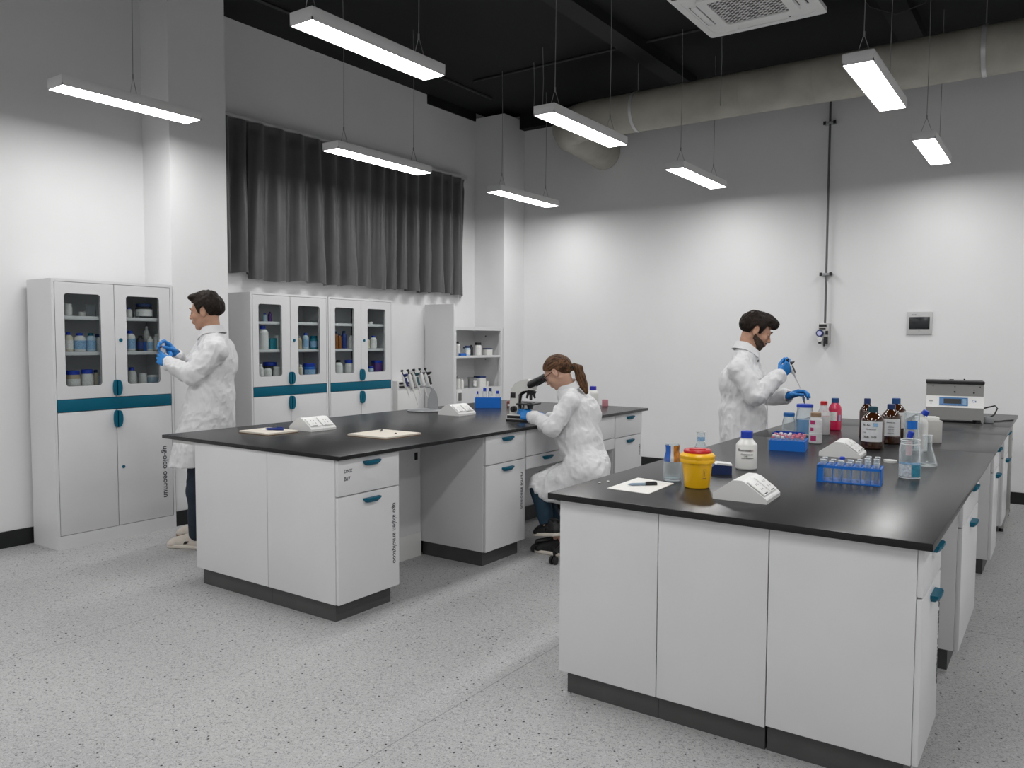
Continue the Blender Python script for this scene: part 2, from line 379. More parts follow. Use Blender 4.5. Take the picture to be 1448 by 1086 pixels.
MB().cyl((-0.25, YS-0.012, 1.50), (-0.25, YS-0.02, 1.50), 0.007).cyl((-0.25, YS-0.012, 1.21), (-0.25, YS-0.02, 1.21), 0.006).build('bolt', DARK, t)
t = thing('wall_socket', 'small grey socket on a white plate below the open shelf cabinet', 'socket', (-5.704, 7.12, 0.80))
MB().box((0, -0.03, -0.06), (0.008, 0.06, 0.07), 0.003).build('plate', WHITE2, t)
m = MB().box((0.006, -0.01, -0.045), (0.014, 0.045, 0.045), 0.002); m.build('socket_insert', mat('grey_plastic', (0.12, 0.12, 0.12), 0.5), t)
# small white unit with two black slots on the window wall
t = thing('wall_unit', 'white unit with two black slots on the wall behind the pipette stand', 'unit', (-6.15, 6.42, 0.60))
MB().box((0, 0, 0), (0.16, 0.34, 0.40), 0.006).build('case', WHITE2, t)
for z in (0.335, 0.375): MB().box((0.155, 0.02, z-0.012), (0.175, 0.36 if z < 0.35 else 0.33, z+0.010), 0.003).build('slot_bar', BLACK, t)

# ------------------------------------------------------------------ lab benches
def pull(y, z, x, w=0.118, wd=0.03):
    """moulded cup pull: flat top, curved lower lip"""
    m = MB(); n = 10; hw = w/2
    top = [(x, y-hw), (x+wd*0.75, y-hw+0.004), (x+wd, y-hw*0.6), (x+wd, y+hw*0.6), (x+wd*0.75, y+hw-0.004), (x, y+hw)]
    bot = [(x, y-hw*0.72), (x+wd*0.45, y-hw*0.68), (x+wd*0.62, y-hw*0.4), (x+wd*0.62, y+hw*0.4), (x+wd*0.45, y+hw*0.68), (x, y+hw*0.72)]
    k = len(top)
    vs = [(a, b, z+0.010) for a, b in top]+[(a, b, z+0.002) for a, b in top]+[(a, b, z-0.014) for a, b in bot]
    fs = [tuple(range(k-1, -1, -1))[::-1], tuple(range(2*k, 3*k))[::-1]]
    for r in (0, k):
        for i in range(k):
            j = (i+1) % k; fs.append((r+i, r+k+i, r+k+j, r+j))
    return m.add(vs, fs)
def base_cabinet(xf, xb, y0, y1, top, label, group, letters=None, scribble=False, plinth_in=0.045, kick_y=(0.0, 0.0), split=0.655, letter_y=0.055):
    t = thing('base_cabinet', label, 'cabinet', (xf, y0, 0), 0, group)
    w = y1-y0; D = xb-xf; zb = 0.098
    c = MB().box((D, 0.0, zb), (-0.02, w, top), 0.003)
    c.build('carcass', WHITE, t)
    MB().box((D+0.001, kick_y[0]+0.025, 0), (-plinth_in, w-0.03-kick_y[1], zb)).build('plinth', DARK, t)
    d = MB().box((-0.02, 0.004, split+0.003), (0, w-0.004, top-0.006), 0.005).build('drawer', WHITE, t)
    pull(w*0.52, min(0.812, top-0.038), 0).build('pull', TEAL, d)
    e = MB().box((-0.02, 0.004, zb), (0, w-0.004, split-0.002), 0.005).build('door', WHITE, t)
    pull(w*0.52, split-0.040, 0).build('pull', TEAL, e)
    if letters: lettering(letters, 0.041, INK, e, frame((0.0006, w-letter_y, 0.565), (0, 0, -1), (0, 1, 0)), sx=0.93)
    if scribble:
        lettering('DNX', 0.026, INK, d, frame((0.0006, 0.045, 0.775), (0, 1, 0), (0, 0, 1)), name='handwriting')
        lettering('Bi/7', 0.028, INK, d, frame((0.0006, 0.045, 0.735), (0, 1, 0), (0, 0, 1)), name='handwriting')
    return t
LB, RB = 0.87, 0.835           # bench heights, left and right
GL, GR = 'drawer cabinets under the left bench', 'drawer cabinets under the right bench'
# left island
base_cabinet(-3.0, -3.55, 2.77, 3.228, LB-0.02, 'white drawer cabinet at the near corner of the left bench with sideways lettering', GL, 'ugo aiqlen arnoiqtcoo', True)
base_cabinet(-3.0, -3.55, 4.02, 4.475, LB-0.02, 'white drawer cabinet between the leg space and the seated woman', GL, 'rairne atinoiniun')
base_cabinet(-3.0, -3.55, 5.787, 6.287, LB-0.02, 'white drawer cabinet behind the seated woman at the far end of the left bench', GL, 'raiurn')
t = thing('back_cabinet_run', 'white cabinet run forming the far side of the left bench', 'cabinet', (-4.21, 2.77, 0))
MB().box((0.02, 0.02, 0.098), (0.655, 3.51, LB-0.02), 0.003).build('carcass', WHITE, t)
MB().box((0, 0, 0.098), (0.657, 0.02, LB-0.02), 0.003).build('end_panel', WHITE, t)
MB().box((0.03, 0.025, 0), (0.6595, 0.455, 0.098)).build('plinth', DARK, t)
MB().box((0.03, 0.458, 0), (0.62, 3.49, 0.098)).build('plinth', DARK, t)
MB().box((0.655, 0.462, 0.098), (0.668, 1.246, 0.80)).box((0.655, 1.71, 0.15), (0.668, 3.014, 0.80)).build('back_panel', WHITE, t)
MB().box((0.655, 0.462, 0.0), (0.672, 1.246, 0.16)).build('kick_board', WHITE2, t)
MB().box((0.655, 1.71, 0.0), (0.672, 3.014, 0.11)).build('plinth', DARK, t)
MB().box((0.666, 1.185, 0.655), (0.672, 1.215, 0.705), 0.003).build('vent_slot', BLACK, t)
for k, yy in enumerate((0.0, 0.6, 1.2, 1.8, 2.4, 3.0)):
    MB().box((0, yy+0.024, 0.1), (0.02, yy+0.5, LB-0.025), 0.003).build('rear_door', WHITE, t)
r_ = MB()
for yy in (0.045, 1.2, 2.4, 3.4): r_.box((-0.295, yy, LB-0.052), (-0.003, yy+0.03, LB-0.0225))
r_.box((-0.015, 0.05, LB-0.05), (-0.003, 3.45, LB-0.0225))
r_.build('support_rail', WHITE2, t)
t = thing('apron_unit', 'white shallow drawer hung under the left bench above the seated woman\'s knees', 'drawer', (-3.0, 4.475, 0))
MB().box((-0.5, 0.004, 0.60), (-0.02, 1.308, LB-0.021), 0.003).build('carcass', WHITE, t)
e = MB().box((-0.02, 0.012, 0.664), (0, 1.30, LB-0.024), 0.004).build('apron_panel', WHITE, t)
e = MB().box((-0.02, 0.012, 0.575), (0, 1.30, 0.660), 0.004).build('drawer_front', WHITE, t)
pull(0.275, 0.632, 0).build('pull', TEAL, e)
def worktop(x0, y0, x1, y1, z, label, th=0.022, seams=()):
    t = thing('worktop', label, 'worktop', (x0, y0, 0))
    m = MB(); ys = [y0]+[s for s in seams]+[y1]
    for a, b in zip(ys, ys[1:]):
        m.box((0, a-y0+(0.0015 if a != y0 else 0), z-th), (x1-x0, b-y0-(0.0015 if b != y1 else 0), z), 0.003)
    m.build('slab', TOPM, t)
    return t
t = worktop(-4.525, 2.755, -2.973, 6.35, LB, 'black resin worktop of the left bench')
# right island
base_cabinet(-0.345, -0.83, 2.77, 3.20, RB-0.025, 'white drawer cabinet at the nearest corner of the right bench', GR, 'ugo aiqlen arnoiqtcoo', split=0.645, letter_y=0.03)
base_cabinet(-0.345, -0.83, 3.93, 4.66, RB-0.025, 'white drawer cabinet in the middle of the right bench side', GR, split=0.645)
base_cabinet(-0.345, -0.83, 5.72, 6.14, RB-0.025, 'white drawer cabinet third along the right bench side', GR, split=0.645)
t = thing('back_cabinet_run', 'white cabinet run with two wide end panels forming the near end of the right bench', 'cabinet', (-1.685, 2.77, 0))
MB().box((0.02, 0.02, 0.098), (0.845, 3.98, RB-0.025), 0.003).build('carcass', WHITE, t)
MB().box((0.0, 0, 0.09), (0.434, 0.02, RB-0.025), 0.003).build('end_panel', WHITE, t)
MB().box((0.437, 0, 0.09), (0.852, 0.02, RB-0.025), 0.003).build('end_panel', WHITE, t)
MB().box((0.03, 0.022, 0), (0.437, 3.9, 0.096)).build('plinth', DARK, t)
MB().box((0.4385, 0.022, 0), (0.848, 3.9, 0.096)).build('plinth', DARK, t)
for k in range(6): MB().box((0, 0.024+0.66*k, 0.1), (0.02, 0.66*k+0.66, RB-0.03), 0.003).build('rear_door', WHITE, t)
w_ = worktop(-1.724, 2.735, -0.317, 6.80, RB, 'black resin worktop of the right bench', 0.026, (5.18, 6.22))
# far end table on steel legs with a small cabinet under it
t = worktop(-1.05, 6.803, -0.325, 8.02, RB, 'black end table with steel legs behind the right bench under the centrifuge', 0.026)
for yy in (0.98,):
    for xx in (0.03, 0.66):
        lg = MB().box((xx, yy, 0.03), (xx+0.04, yy+0.09, RB-0.026), 0.003)
        for z in (0.2, 0.35, 0.5, 0.65): lg.cyl((xx+0.039, yy+0.03, z), (xx+0.043, yy+0.03, z), 0.008, n=8)
        lg.build('leg', STEEL, t)
MB().box((0.66, 0.30, 0.03), (0.70, 1.07, 0.06)).box((0.03, 0.30, 0.03), (0.07, 1.07, 0.06)).box((0.07, 1.0, 0.3), (0.66, 1.03, 0.34)).build('foot_rail', STEEL, t)
for xx in (0.05, 0.68):
    for yy in (0.34, 1.03): MB().cyl((xx, yy, 0), (xx, yy, 0.031), 0.018, 0.013).build('foot', BLACK, t)
base_cabinet(-0.352, -0.83, 6.83, 7.33, RB-0.027, 'white drawer cabinet under the end table at the far right', GR, split=0.60)
# ------------------------------------------------------------------ bottles, jars and boxes on the shelves
HUES = {'white': (0.7, 0.7, 0.68), 'cream': (0.62, 0.57, 0.45), 'clear': None, 'tan': (0.45, 0.36, 0.24), 'blue': (0.01, 0.12, 0.5), 'darkblue': (0.01, 0.03, 0.16),
        'teal': (0.02, 0.2, 0.27), 'amber': (0.22, 0.075, 0.012), 'dark': (0.03, 0.03, 0.035), 'purple': (0.1, 0.04, 0.2), 'grey': (0.3, 0.3, 0.3), 'paleblue': (0.42, 0.55, 0.66), 'red': (0.4, 0.02, 0.02)}
def hue(n):
    return LABG if n == 'clear' else mat('vessel_'+n, HUES[n], 0.35)
CAPS = {'blue': BLUECAP, 'navy': NAVYCAP, 'black': BLACK, 'white': WHITE2, 'teal': TEAL, 'purple': hue('purple'), 'grey': hue('grey')}
def bottle_mesh(r, h, neck=0.45, sh=0.72, n=18):
    b = min(0.006, r*0.2)
    return MB().lathe([(0, 0.0), (r-b, 0), (r, b), (r, h*sh-0.01), (r*0.97, h*sh), (r*0.8, h*(sh+0.08)), (r*neck, h*(sh+0.15)), (r*neck, h*0.9), (0, h*0.9)], n)
def cap_mesh(r, z0, z1, n=18):
    return MB().lathe([(0, z0), (r, z0), (r, z1-0.003), (r-0.003, z1), (0, z1)], n)
def wrap_mesh(r, z0, z1, a0, a1, n=14):
    m = MB(); vs = []; fs = []
    for i in range(n+1):
        a = a0+(a1-a0)*i/n
        for rr, z in ((r, z0), (r, z1)): vs.append((rr*math.cos(a), rr*math.sin(a), z))
    for i in range(n): fs.append((2*i, 2*i+2, 2*i+3, 2*i+1))
    return m.add(vs, fs)
LINES = mat('printed_label', (0.72, 0.72, 0.7), 0.6, noise=0.22, nscale=180)
BLINES = mat('blue_printed_label', (0.25, 0.42, 0.62), 0.6, noise=0.3, nscale=150)
def vessel(loc, kind, w, h, body, cap, label, cat, group=None, wrap=None, face=-0.5):
    names = {'bottle': 'reagent_bottle', 'jar': 'wide_mouth_jar', 'box': 'carton', 'cup': 'beaker', 'dish': 'glass_dish', 'can': 'tin_can', 'pack': 'paper_pack'}
    t = thing(names[kind], label, cat, loc, random.uniform(-.2, .2), group); r = w/2; bm = hue(body)
    if kind == 'bottle':
        bottle_mesh(r, h).build('body', bm, t); cap_mesh(max(r*0.52, 0.008), h*0.85, h).build('cap', CAPS[cap], t)
    elif kind == 'jar':
        MB().lathe([(0, 0), (r-0.004, 0), (r, 0.005), (r, h*0.72), (r*0.86, h*0.79), (r*0.86, h*0.84), (0, h*0.84)], 20).build('body', bm, t)
        cap_mesh(r*0.92, h*0.8, h).build('lid', CAPS[cap], t)
    elif kind in ('box', 'pack'):
        MB().box((-r*0.8, -r, 0), (r*0.8, r, h*(0.98 if cap else 1)), 0.003).build('body', bm, t)
        if cap: MB().box((-r*0.82, -r*1.02, h*0.82), (r*0.82, r*1.02, h), 0.003).build('lid', CAPS[cap], t)
    elif kind in ('cup', 'dish', 'can'):
        MB().lathe([(0, 0), (r*0.85, 0), (r, h), (r*0.93, h), (r*0.8, h*0.08), (0, h*0.08)], 18).build('body', bm, t)
    if wrap:
        wm = {'white': LINES, 'blue': BLINES, 'plain': WHITE2, 'darkblue': hue('darkblue')}[wrap]
        if kind in ('box', 'pack'): MB().box((r*0.8, -r*0.8, h*0.15), (r*0.8+0.001, r*0.8, h*0.7)).build('label', wm, t, smooth=False)
        else: wrap_mesh(r+0.0006, h*0.12, h*0.6, -1.5, 1.2).build('label', wm, t)
    return t
ORD = ['first', 'second', 'third', 'fourth', 'fifth', 'sixth', 'seventh']
def fill(cab, y0, y1, z, where, items, group, x_in=0.090, ymax=None):
    for k, (tt, w, h, kind, body, cap, wrap, look, dx) in enumerate(items):
        pos = 'alone' if len(items) == 1 else ORD[k]+' from left'
        cat = {'bottle': 'bottle', 'jar': 'jar', 'box': 'box', 'cup': 'cup', 'dish': 'dish', 'can': 'can', 'pack': 'pack'}[kind]
        xx = cab-x_in-dx*0.6; yy = y0+(y1-y0)*tt; yy += (cab-xx-0.012)*yy/abs(cab)
        vessel((xx, min(yy, ymax-w/2-0.004) if ymax else yy, z), kind, w, h, body, cap, f'{look}, {pos}, {where}', cat, group, wrap)
# (place across the window, width, height, kind, body, cap, label, look, depth offset)
c, y, gr = CAB1[0], CAB1[1], 'vessels inside the leftmost cabinet'
fill(c, y+.082, y+.332, 1.61, 'top shelf, left door of leftmost cabinet', [
    (.12, .055, .085, 'jar', 'white', 'white', None, 'round white jar', 0), (.5, .05, .03, 'dish', 'white', None, None, 'low white dish', .03), (.75, .075, .085, 'cup', 'clear', None, None, 'clear plastic beaker', .02)], gr)
fill(c, y+.082, y+.332, 1.362, 'middle shelf, left door of leftmost cabinet', [
    (.11, .062, .135, 'bottle', 'cream', 'blue', 'white', 'cream bottle with blue cap', 0), (.42, .078, .130, 'bottle', 'white', 'blue', 'blue', 'white bottle with pale blue label', -.01),
    (.73, .070, .130, 'bottle', 'paleblue', 'teal', 'blue', 'pale blue bottle', 0), (1.0, .072, .125, 'jar', 'white', 'navy', 'white', 'wide jar with dark blue lid', .01)], gr)
fill(c, y+.082, y+.332, 1.085, 'bottom shelf, left door of leftmost cabinet', [
    (.2, .098, .145, 'jar', 'tan', 'blue', 'white', 'wide tan jar with blue lid', 0), (.6, .082, .150, 'jar', 'white', 'blue', 'white', 'white jar with blue lid', -.01),
    (.84, .05, .145, 'bottle', 'cream', 'navy', None, 'cream bottle', .04), (1.0, .055, .10, 'box', 'paleblue', None, None, 'pale blue box', .03)], gr)
fill(c, y+.519, y+.775, 1.61, 'top shelf, right door of leftmost cabinet', [
    (.1, .046, .072, 'bottle', 'white', 'blue', 'white', 'small white bottle with blue cap', 0), (.33, .036, .042, 'cup', 'clear', None, None, 'small clear cup', -.02), (.55, .120, .105, 'jar', 'dark', 'navy', 'plain', 'wide dark jar with navy lid', .01)], gr, ymax=y+.857)
fill(c, y+.519, y+.775, 1.362, 'middle shelf, right door of leftmost cabinet', [
    (.12, .074, .150, 'bottle', 'white', 'blue', 'blue', 'white bottle with blue cap', 0), (.43, .056, .115, 'bottle', 'dark', 'black', 'darkblue', 'dark bottle with blue label', -.01), (.57, .03, .07, 'box', 'blue', None, None, 'slim blue box', .03),
    (.62, .044, .185, 'bottle', 'white', 'white', None, 'tall thin white bottle', .12), (.72, .048, .11, 'bottle', 'white', 'white', 'blue', 'white bottle', 0), (.93, .056, .125, 'bottle', 'white', 'white', None, 'white capped bottle', .02)], gr, ymax=y+.857)
fill(c, y+.519, y+.775, 1.085, 'bottom shelf, right door of leftmost cabinet', [
    (.14, .070, .155, 'bottle', 'white', 'blue', 'white', 'white bottle with blue cap', 0), (.48, .06, .11, 'jar', 'white', 'white', None, 'short white jar', .02), (.8, .085, .095, 'box', 'paleblue', 'white', None, 'pale blue box with white lid', 0)], gr, ymax=y+.857)
c, y, gr = CAB2[0], CAB2[1], 'vessels inside the cabinet left of the pair'
fill(c, y+.082, y+.332, 1.61, 'top shelf, first door of cabinet pair', [
    (.3, .042, .075, 'bottle', 'paleblue', 'blue', None, 'small pale blue bottle', .04), (.52, .034, .09, 'bottle', 'purple', 'purple', None, 'small purple bottle', .03)], gr)
fill(c, y+.082, y+.332, 1.362, 'middle shelf, first door of cabinet pair', [
    (.2, .100, .21, 'bottle', 'white', 'blue', 'plain', 'large white bottle with blue cap', 0), (.58, .072, .10, 'box', 'teal', None, None, 'teal box', .02), (.86, .05, .125, 'pack', 'white', None, 'white', 'white upright pack', 0)], gr)
fill(c, y+.082, y+.332, 1.085, 'bottom shelf, first door of cabinet pair', [
    (.1, .052, .145, 'bottle', 'white', 'white', 'white', 'white bottle', 0), (.4, .072, .125, 'bottle', 'white', 'black', 'white', 'white bottle with black cap', -.02), (.5, .135, .16, 'jar', 'dark', 'blue', None, 'wide jar with blue lid', .11), (.8, .085, .12, 'jar', 'white', 'white', 'white', 'wide white jar', 0)], gr)
fill(c, y+.519, y+.775, 1.61, 'top shelf, second door of cabinet pair', [(.8, .08, .03, 'dish', 'clear', None, None, 'low clear dish', .02)], gr, ymax=y+.857)
fill(c, y+.519, y+.775, 1.362, 'middle shelf, second door of cabinet pair', [
    (.08, .045, .12, 'bottle', 'tan', 'grey', None, 'tan bottle', 0), (.36, .062, .15, 'bottle', 'paleblue', 'blue', 'blue', 'pale blue bottle with blue cap', 0), (.74, .075, .125, 'jar', 'teal', 'teal', 'blue', 'teal jar', .01)], gr, ymax=y+.857)
fill(c, y+.519, y+.775, 1.085, 'bottom shelf, second door of cabinet pair', [
    (.12, .05, .13, 'bottle', 'cream', 'white', None, 'cream bottle', 0), (.52, .12, .14, 'jar', 'blue', 'blue', 'blue', 'wide blue jar', 0)], gr, ymax=y+.857)
c, y, gr = CAB3[0], CAB3[1], 'vessels inside the cabinet right of the pair'
fill(c, y+.082, y+.332, 1.362, 'middle shelf, third door of cabinet pair', [
    (.08, .044, .17, 'bottle', 'amber', 'navy', None, 'amber bottle', 0), (.27, .044, .15, 'bottle', 'amber', 'navy', None, 'short amber bottle', .01), (.5, .058, .175, 'bottle', 'darkblue', 'navy', None, 'dark blue bottle', 0), (.88, .06, .13, 'bottle', 'white', 'white', 'white', 'white bottle', 0)], gr)
fill(c, y+.082, y+.332, 1.085, 'bottom shelf, third door of cabinet pair', [
    (.2, .085, .165, 'bottle', 'white', 'black', 'plain', 'white bottle with black cap', 0), (.78, .10, .165, 'jar', 'white', 'blue', 'plain', 'white jar with blue lid', 0)], gr)
fill(c, y+.519, y+.775, 1.61, 'top shelf, last door of cabinet pair', [(.2, .05, .025, 'dish', 'white', None, None, 'tiny white dish', 0)], gr, ymax=y+.857)
fill(c, y+.519, y+.775, 1.362, 'middle shelf, last door of cabinet pair', [
    (.05, .04, .11, 'bottle', 'cream', 'blue', None, 'cream bottle', .02), (.35, .072, .13, 'bottle', 'white', 'blue', 'white', 'white bottle', 0)], gr, ymax=y+.857)
fill(c, y+.519, y+.775, 1.085, 'bottom shelf, last door of cabinet pair', [
    (.2, .06, .09, 'jar', 'paleblue', 'blue', None, 'small pale blue jar', 0), (.55, .09, .15, 'box', 'purple', 'blue', None, 'purple box with blue lid', .02)], gr, ymax=y+.857)
gr = 'vessels in the open shelf cabinet'
fill(-5.705, 7.075, 7.99, 1.268, 'upper shelf of open corner cabinet', [
    (.05, .062, .165, 'bottle', 'white', 'black', None, 'white bottle with black cap', 0), (.13, .09, .03, 'box', 'blue', None, None, 'flat blue box', -.06), (.18, .05, .10, 'bottle', 'clear', 'black', None, 'clear bottle with black cap', .02),
    (.25, .07, .115, 'jar', 'paleblue', 'navy', 'white', 'round pale jar with navy lid', 0), (.33, .05, .125, 'bottle', 'dark', 'black', None, 'dark bottle', .05), (.47, .085, .155, 'jar', 'white', 'black', 'white', 'large white jar with dark lid', 0), (.68, .095, .085, 'box', 'white', 'navy', None, 'white box with navy lid', 0)], gr, ymax=7.985)
fill(-5.705, 7.075, 7.99, 0.884, 'lower shelf of open corner cabinet', [
    (.06, .062, .15, 'jar', 'white', 'grey', None, 'white jar with grey lid', 0), (.14, .045, .115, 'bottle', 'white', 'white', None, 'small white bottle', 0), (.32, .075, .125, 'can', 'grey', None, None, 'grey can', .1),
    (.40, .045, .14, 'bottle', 'clear', 'black', 'white', 'clear bottle with black cap', 0), (.52, .11, .135, 'box', 'white', 'navy', 'white', 'white box with navy lid', 0), (.66, .05, .07, 'cup', 'white', None, None, 'white cup', -.03)], gr, ymax=7.985)
# ------------------------------------------------------------------ things on the worktops
def curved_text(txt, size, m, parent, r, z, ang, name='lettering', sx=1.0):
    o = lettering(txt, size, m, parent, Matrix.Identity(4), name, 0.0002, 'CENTER', sx)
    for v in o.data.vertices:
        a = ang+v.co.x/r; rr = r+0.0008+v.co.z; y = v.co.y
        v.co = (rr*math.cos(a), rr*math.sin(a), z+y)
    return o
CAMA = lambda p: math.atan2(-p[1], -p[0])          # bearing from a place back to the camera
def socket_box(x, y, z, rz, label):
    t = thing('bench_socket', label, 'socket', (x, y, z), rz, 'wedge shaped power sockets on the benches')
    w, l, h = 0.105, 0.105, 0.082
    prof = [(-w, 0), (w, 0), (w, 0.014), (w-0.004, 0.020), (0.018, h-0.004), (0.008, h), (-0.022, h), (-0.032, h-0.004), (-w+0.002, 0.026), (-w, 0.020)]
    MB().prism([(a, -l, b) for a, b in prof], (0, l*0.97, 0)).prism([(a, -l+l*0.985, b) for a, b in prof], (0, l*1.015, 0)).build('shell', WHITE2, t, angle=20)
    d = Vector((w-0.018, 0, 0.020-h)).normalized(); n = Vector((-d.z, 0, d.x))
    if n.z < 0: n = -n
    o = Vector((w-0.006, 0, 0.0235))
    for k in (-1, 1):
        m = MB().box((0.008, k*0.05-0.044, 0.0), (0.092, k*0.05+0.044, 0.005), 0.002)
        M = Matrix(((-d.x, 0, n.x, o.x), (0, 1, 0, 0), (-d.z, 0, n.z, o.z), (0, 0, 0, 1)))
        p = m.xf(M).build('socket_plate', WHITE2, t)
        s = MB()
        for (a, b, q) in ((0.036, -0.012, 0.0), (0.036, 0.012, 0.0), (0.062, -0.010, 0.5), (0.062, 0.010, -0.5)):
            s.box((a-0.005, k*0.05+b-0.0013, 0.0048), (a+0.005, k*0.05+b+0.0013, 0.0056))
        s.box((0.012, k*0.05-0.03, 0.0048), (0.016, k*0.05+0.012, 0.0054))
        s.xf(M).build('socket_slots', BLACK, p, smooth=False)
    return t
socket_box(-4.015, 3.50, LB, 0, 'white wedge power socket between the two notebooks on the left bench')
socket_box(-3.915, 4.87, LB, 0, 'white wedge power socket beside the pipette stand on the left bench')
socket_box(-1.03, 3.125, RB, 0.05, 'white wedge power socket nearest the camera on the right bench front')
socket_box(-0.99, 4.60, RB, 0.05, 'white wedge power socket behind the clear tube rack on the right bench')

CREAM = mat('cream_paper', (0.68, 0.63, 0.55), 0.7); COVER = mat('notebook_board', (0.16, 0.09, 0.045), 0.6)
def notebook(x, y, rz, a, b, label, th=0.014):
    t = thing('notebook', label, 'notebook', (x, y, LB), rz)
    MB().box((-a/2, -b/2, 0), (a/2, b/2, 0.003), 0.001).build('cover', COVER, t)
    MB().box((-a/2+0.004, -b/2+0.003, 0.003), (a/2-0.003, b/2-0.003, th), 0.002).build('page_block', CREAM, t)
    return t
def pen(p, rz, col, label, ln=0.14, cap=None, r=0.0045):
    t = thing('pen', label, 'pen', p, rz)
    MB().lathe([(0, 0), (0.001, 0.0), (r*0.8, 0.012), (r, 0.02), (r, ln*0.62), (0, ln*0.62)], 10, (-ln/2, 0, r), (1, 0, 0)).build('barrel', col, t)
    c = MB().lathe([(0, ln*0.6), (r*1.15, ln*0.6), (r*1.1, ln), (0, ln)], 10, (-ln/2, 0, r), (1, 0, 0)).box((ln*0.14, -0.001, r*2), (ln*0.46, 0.001, r*2.7))
    c.build('cap', cap or col, t)
    return t
notebook(-4.10, 3.215, 0.0, 0.285, 0.235, 'cream notebook with a blue pen on it, near left corner of the left bench')
pen((-4.07, 3.235, LB+0.0145), 0.5, mat('navy_plastic', (0.01, 0.03, 0.2), 0.4), 'dark blue pen lying on the left notebook', 0.12, r=0.008)
MB().box((0, 0, 0), (0.05, 0.08, 0.002)).build('note_slip', PAPER, None, (-4.15, 3.19, LB+0.0142), rz=0.3)
tag(bpy.data.objects['note_slip'], 'small white slip of paper on the left notebook', 'paper')
notebook(-3.415, 3.54, 0.0, 0.325, 0.315, 'cream notebook lying open at the right edge of the left bench')
pen((-3.50, 3.60, LB+0.0145), 2.2, DARK, 'short dark pen on the right notebook of the left bench', 0.07)
MB().lathe([(0, 0), (0.007, 0), (0.007, 0.005), (0, 0.007)], 10).build('magnet_dot', DARK, None, (-3.335, 3.555, LB+0.0142))
tag(bpy.data.objects['magnet_dot'], 'tiny dark round cap on the right notebook of the left bench', 'cap')

# pipette carousel stand
def pipette(parent, M, col, tip=True, kids=True):
    """hand pipette along +z from tip (0) up to the plunger (0.24)"""
    b = MB().lathe([(0, 0.055), (0.0035, 0.055), (0.006, 0.09), (0.008, 0.115), (0.013, 0.125), (0.014, 0.19), (0.011, 0.205), (0, 0.205)], 12)
    b.xf(M).build('body', WHITE2, parent)
    MB().prism([(0.009, -0.009, 0.185), (0.034, -0.007, 0.195), (0.036, -0.006, 0.203), (0.008, -0.009, 0.206)], (0, 0.018, 0)).xf(M).build('finger_hook', col, parent)
    MB().box((0.009, -0.008, 0.125), (0.0155, 0.008, 0.18), 0.002).xf(M).build('grip', col, parent)
    MB().lathe([(0, 0.205), (0.0035, 0.205), (0.0035, 0.222), (0.009, 0.224), (0.009, 0.234), (0, 0.236)], 12).xf(M).build('plunger', BLACK, parent)
    if tip: MB().lathe([(0, 0.0), (0.0012, 0.0), (0.0035, 0.058), (0, 0.058)], 10).xf(M).build('tip', mat('tip_plastic', (0.6, 0.6, 0.58), 0.3), parent)
sp = Vector((-4.30, 4.93, LB))
t = thing('pipette_stand', 'grey and white pipette stand with curved pillar at the far edge of the left bench', 'stand', sp, 0.6)
SG = mat('stand_grey', (0.30, 0.31, 0.32), 0.35)
MB().lathe([(0, 0), (0.135, 0), (0.14, 0.006), (0.13, 0.013), (0.03, 0.026), (0, 0.026)], 28, sx=1.05, sy=0.75).build('base', SG, t)
MB().prism([(0.02, -0.008, 0.02), (0.105, -0.008, 0.02), (0.110, -0.008, 0.08), (0.098, -0.008, 0.145), (0.07, -0.008, 0.19), (0.045, -0.008, 0.16), (0.025, -0.008, 0.10)], (0, 0.016, 0)).build('pillar', SG, t, angle=50)
MB().tube([(0.07, 0, 0.18), (0.04, 0, 0.20), (0.0, 0, 0.205), (-0.06, 0, 0.20), (-0.11, 0, 0.185)], 0.008).build('arm', SG, t)
MB().prism([(-0.12, -0.003, 0.16), (0.0, -0.003, 0.19), (-0.045, -0.003, 0.345), (-0.135, -0.003, 0.33)], (0, 0.006, 0)).build('back_plate', WHITE2, t)
pcols = [mat('pip_navy', (0.01, 0.02, 0.12), 0.4), DARK, mat('pip_teal', (0.02, 0.08, 0.1), 0.4), DARK, BLACK]
for k in range(5):
    p = thing('pipette', f'white pipette hanging on the stand, {ORD[k]} from left', 'pipette', (0, 0, 0), 0, 'pipettes hanging on the stand')
    off = Vector((-0.100+0.046*k, -0.03+0.012*k, 0.045+0.004*k)); q = Matrix.Rotation(0.6, 4, 'Z') @ Matrix.Translation(off) @ Matrix.Rotation(-0.28, 4, 'Y') @ Matrix.Rotation(PI*0.5*(k % 2)-0.7, 4, 'Z') @ Matrix.Scale(1.30, 4)
    p.location = sp; pipette(p, q, pcols[k], tip=(k % 2 == 1))

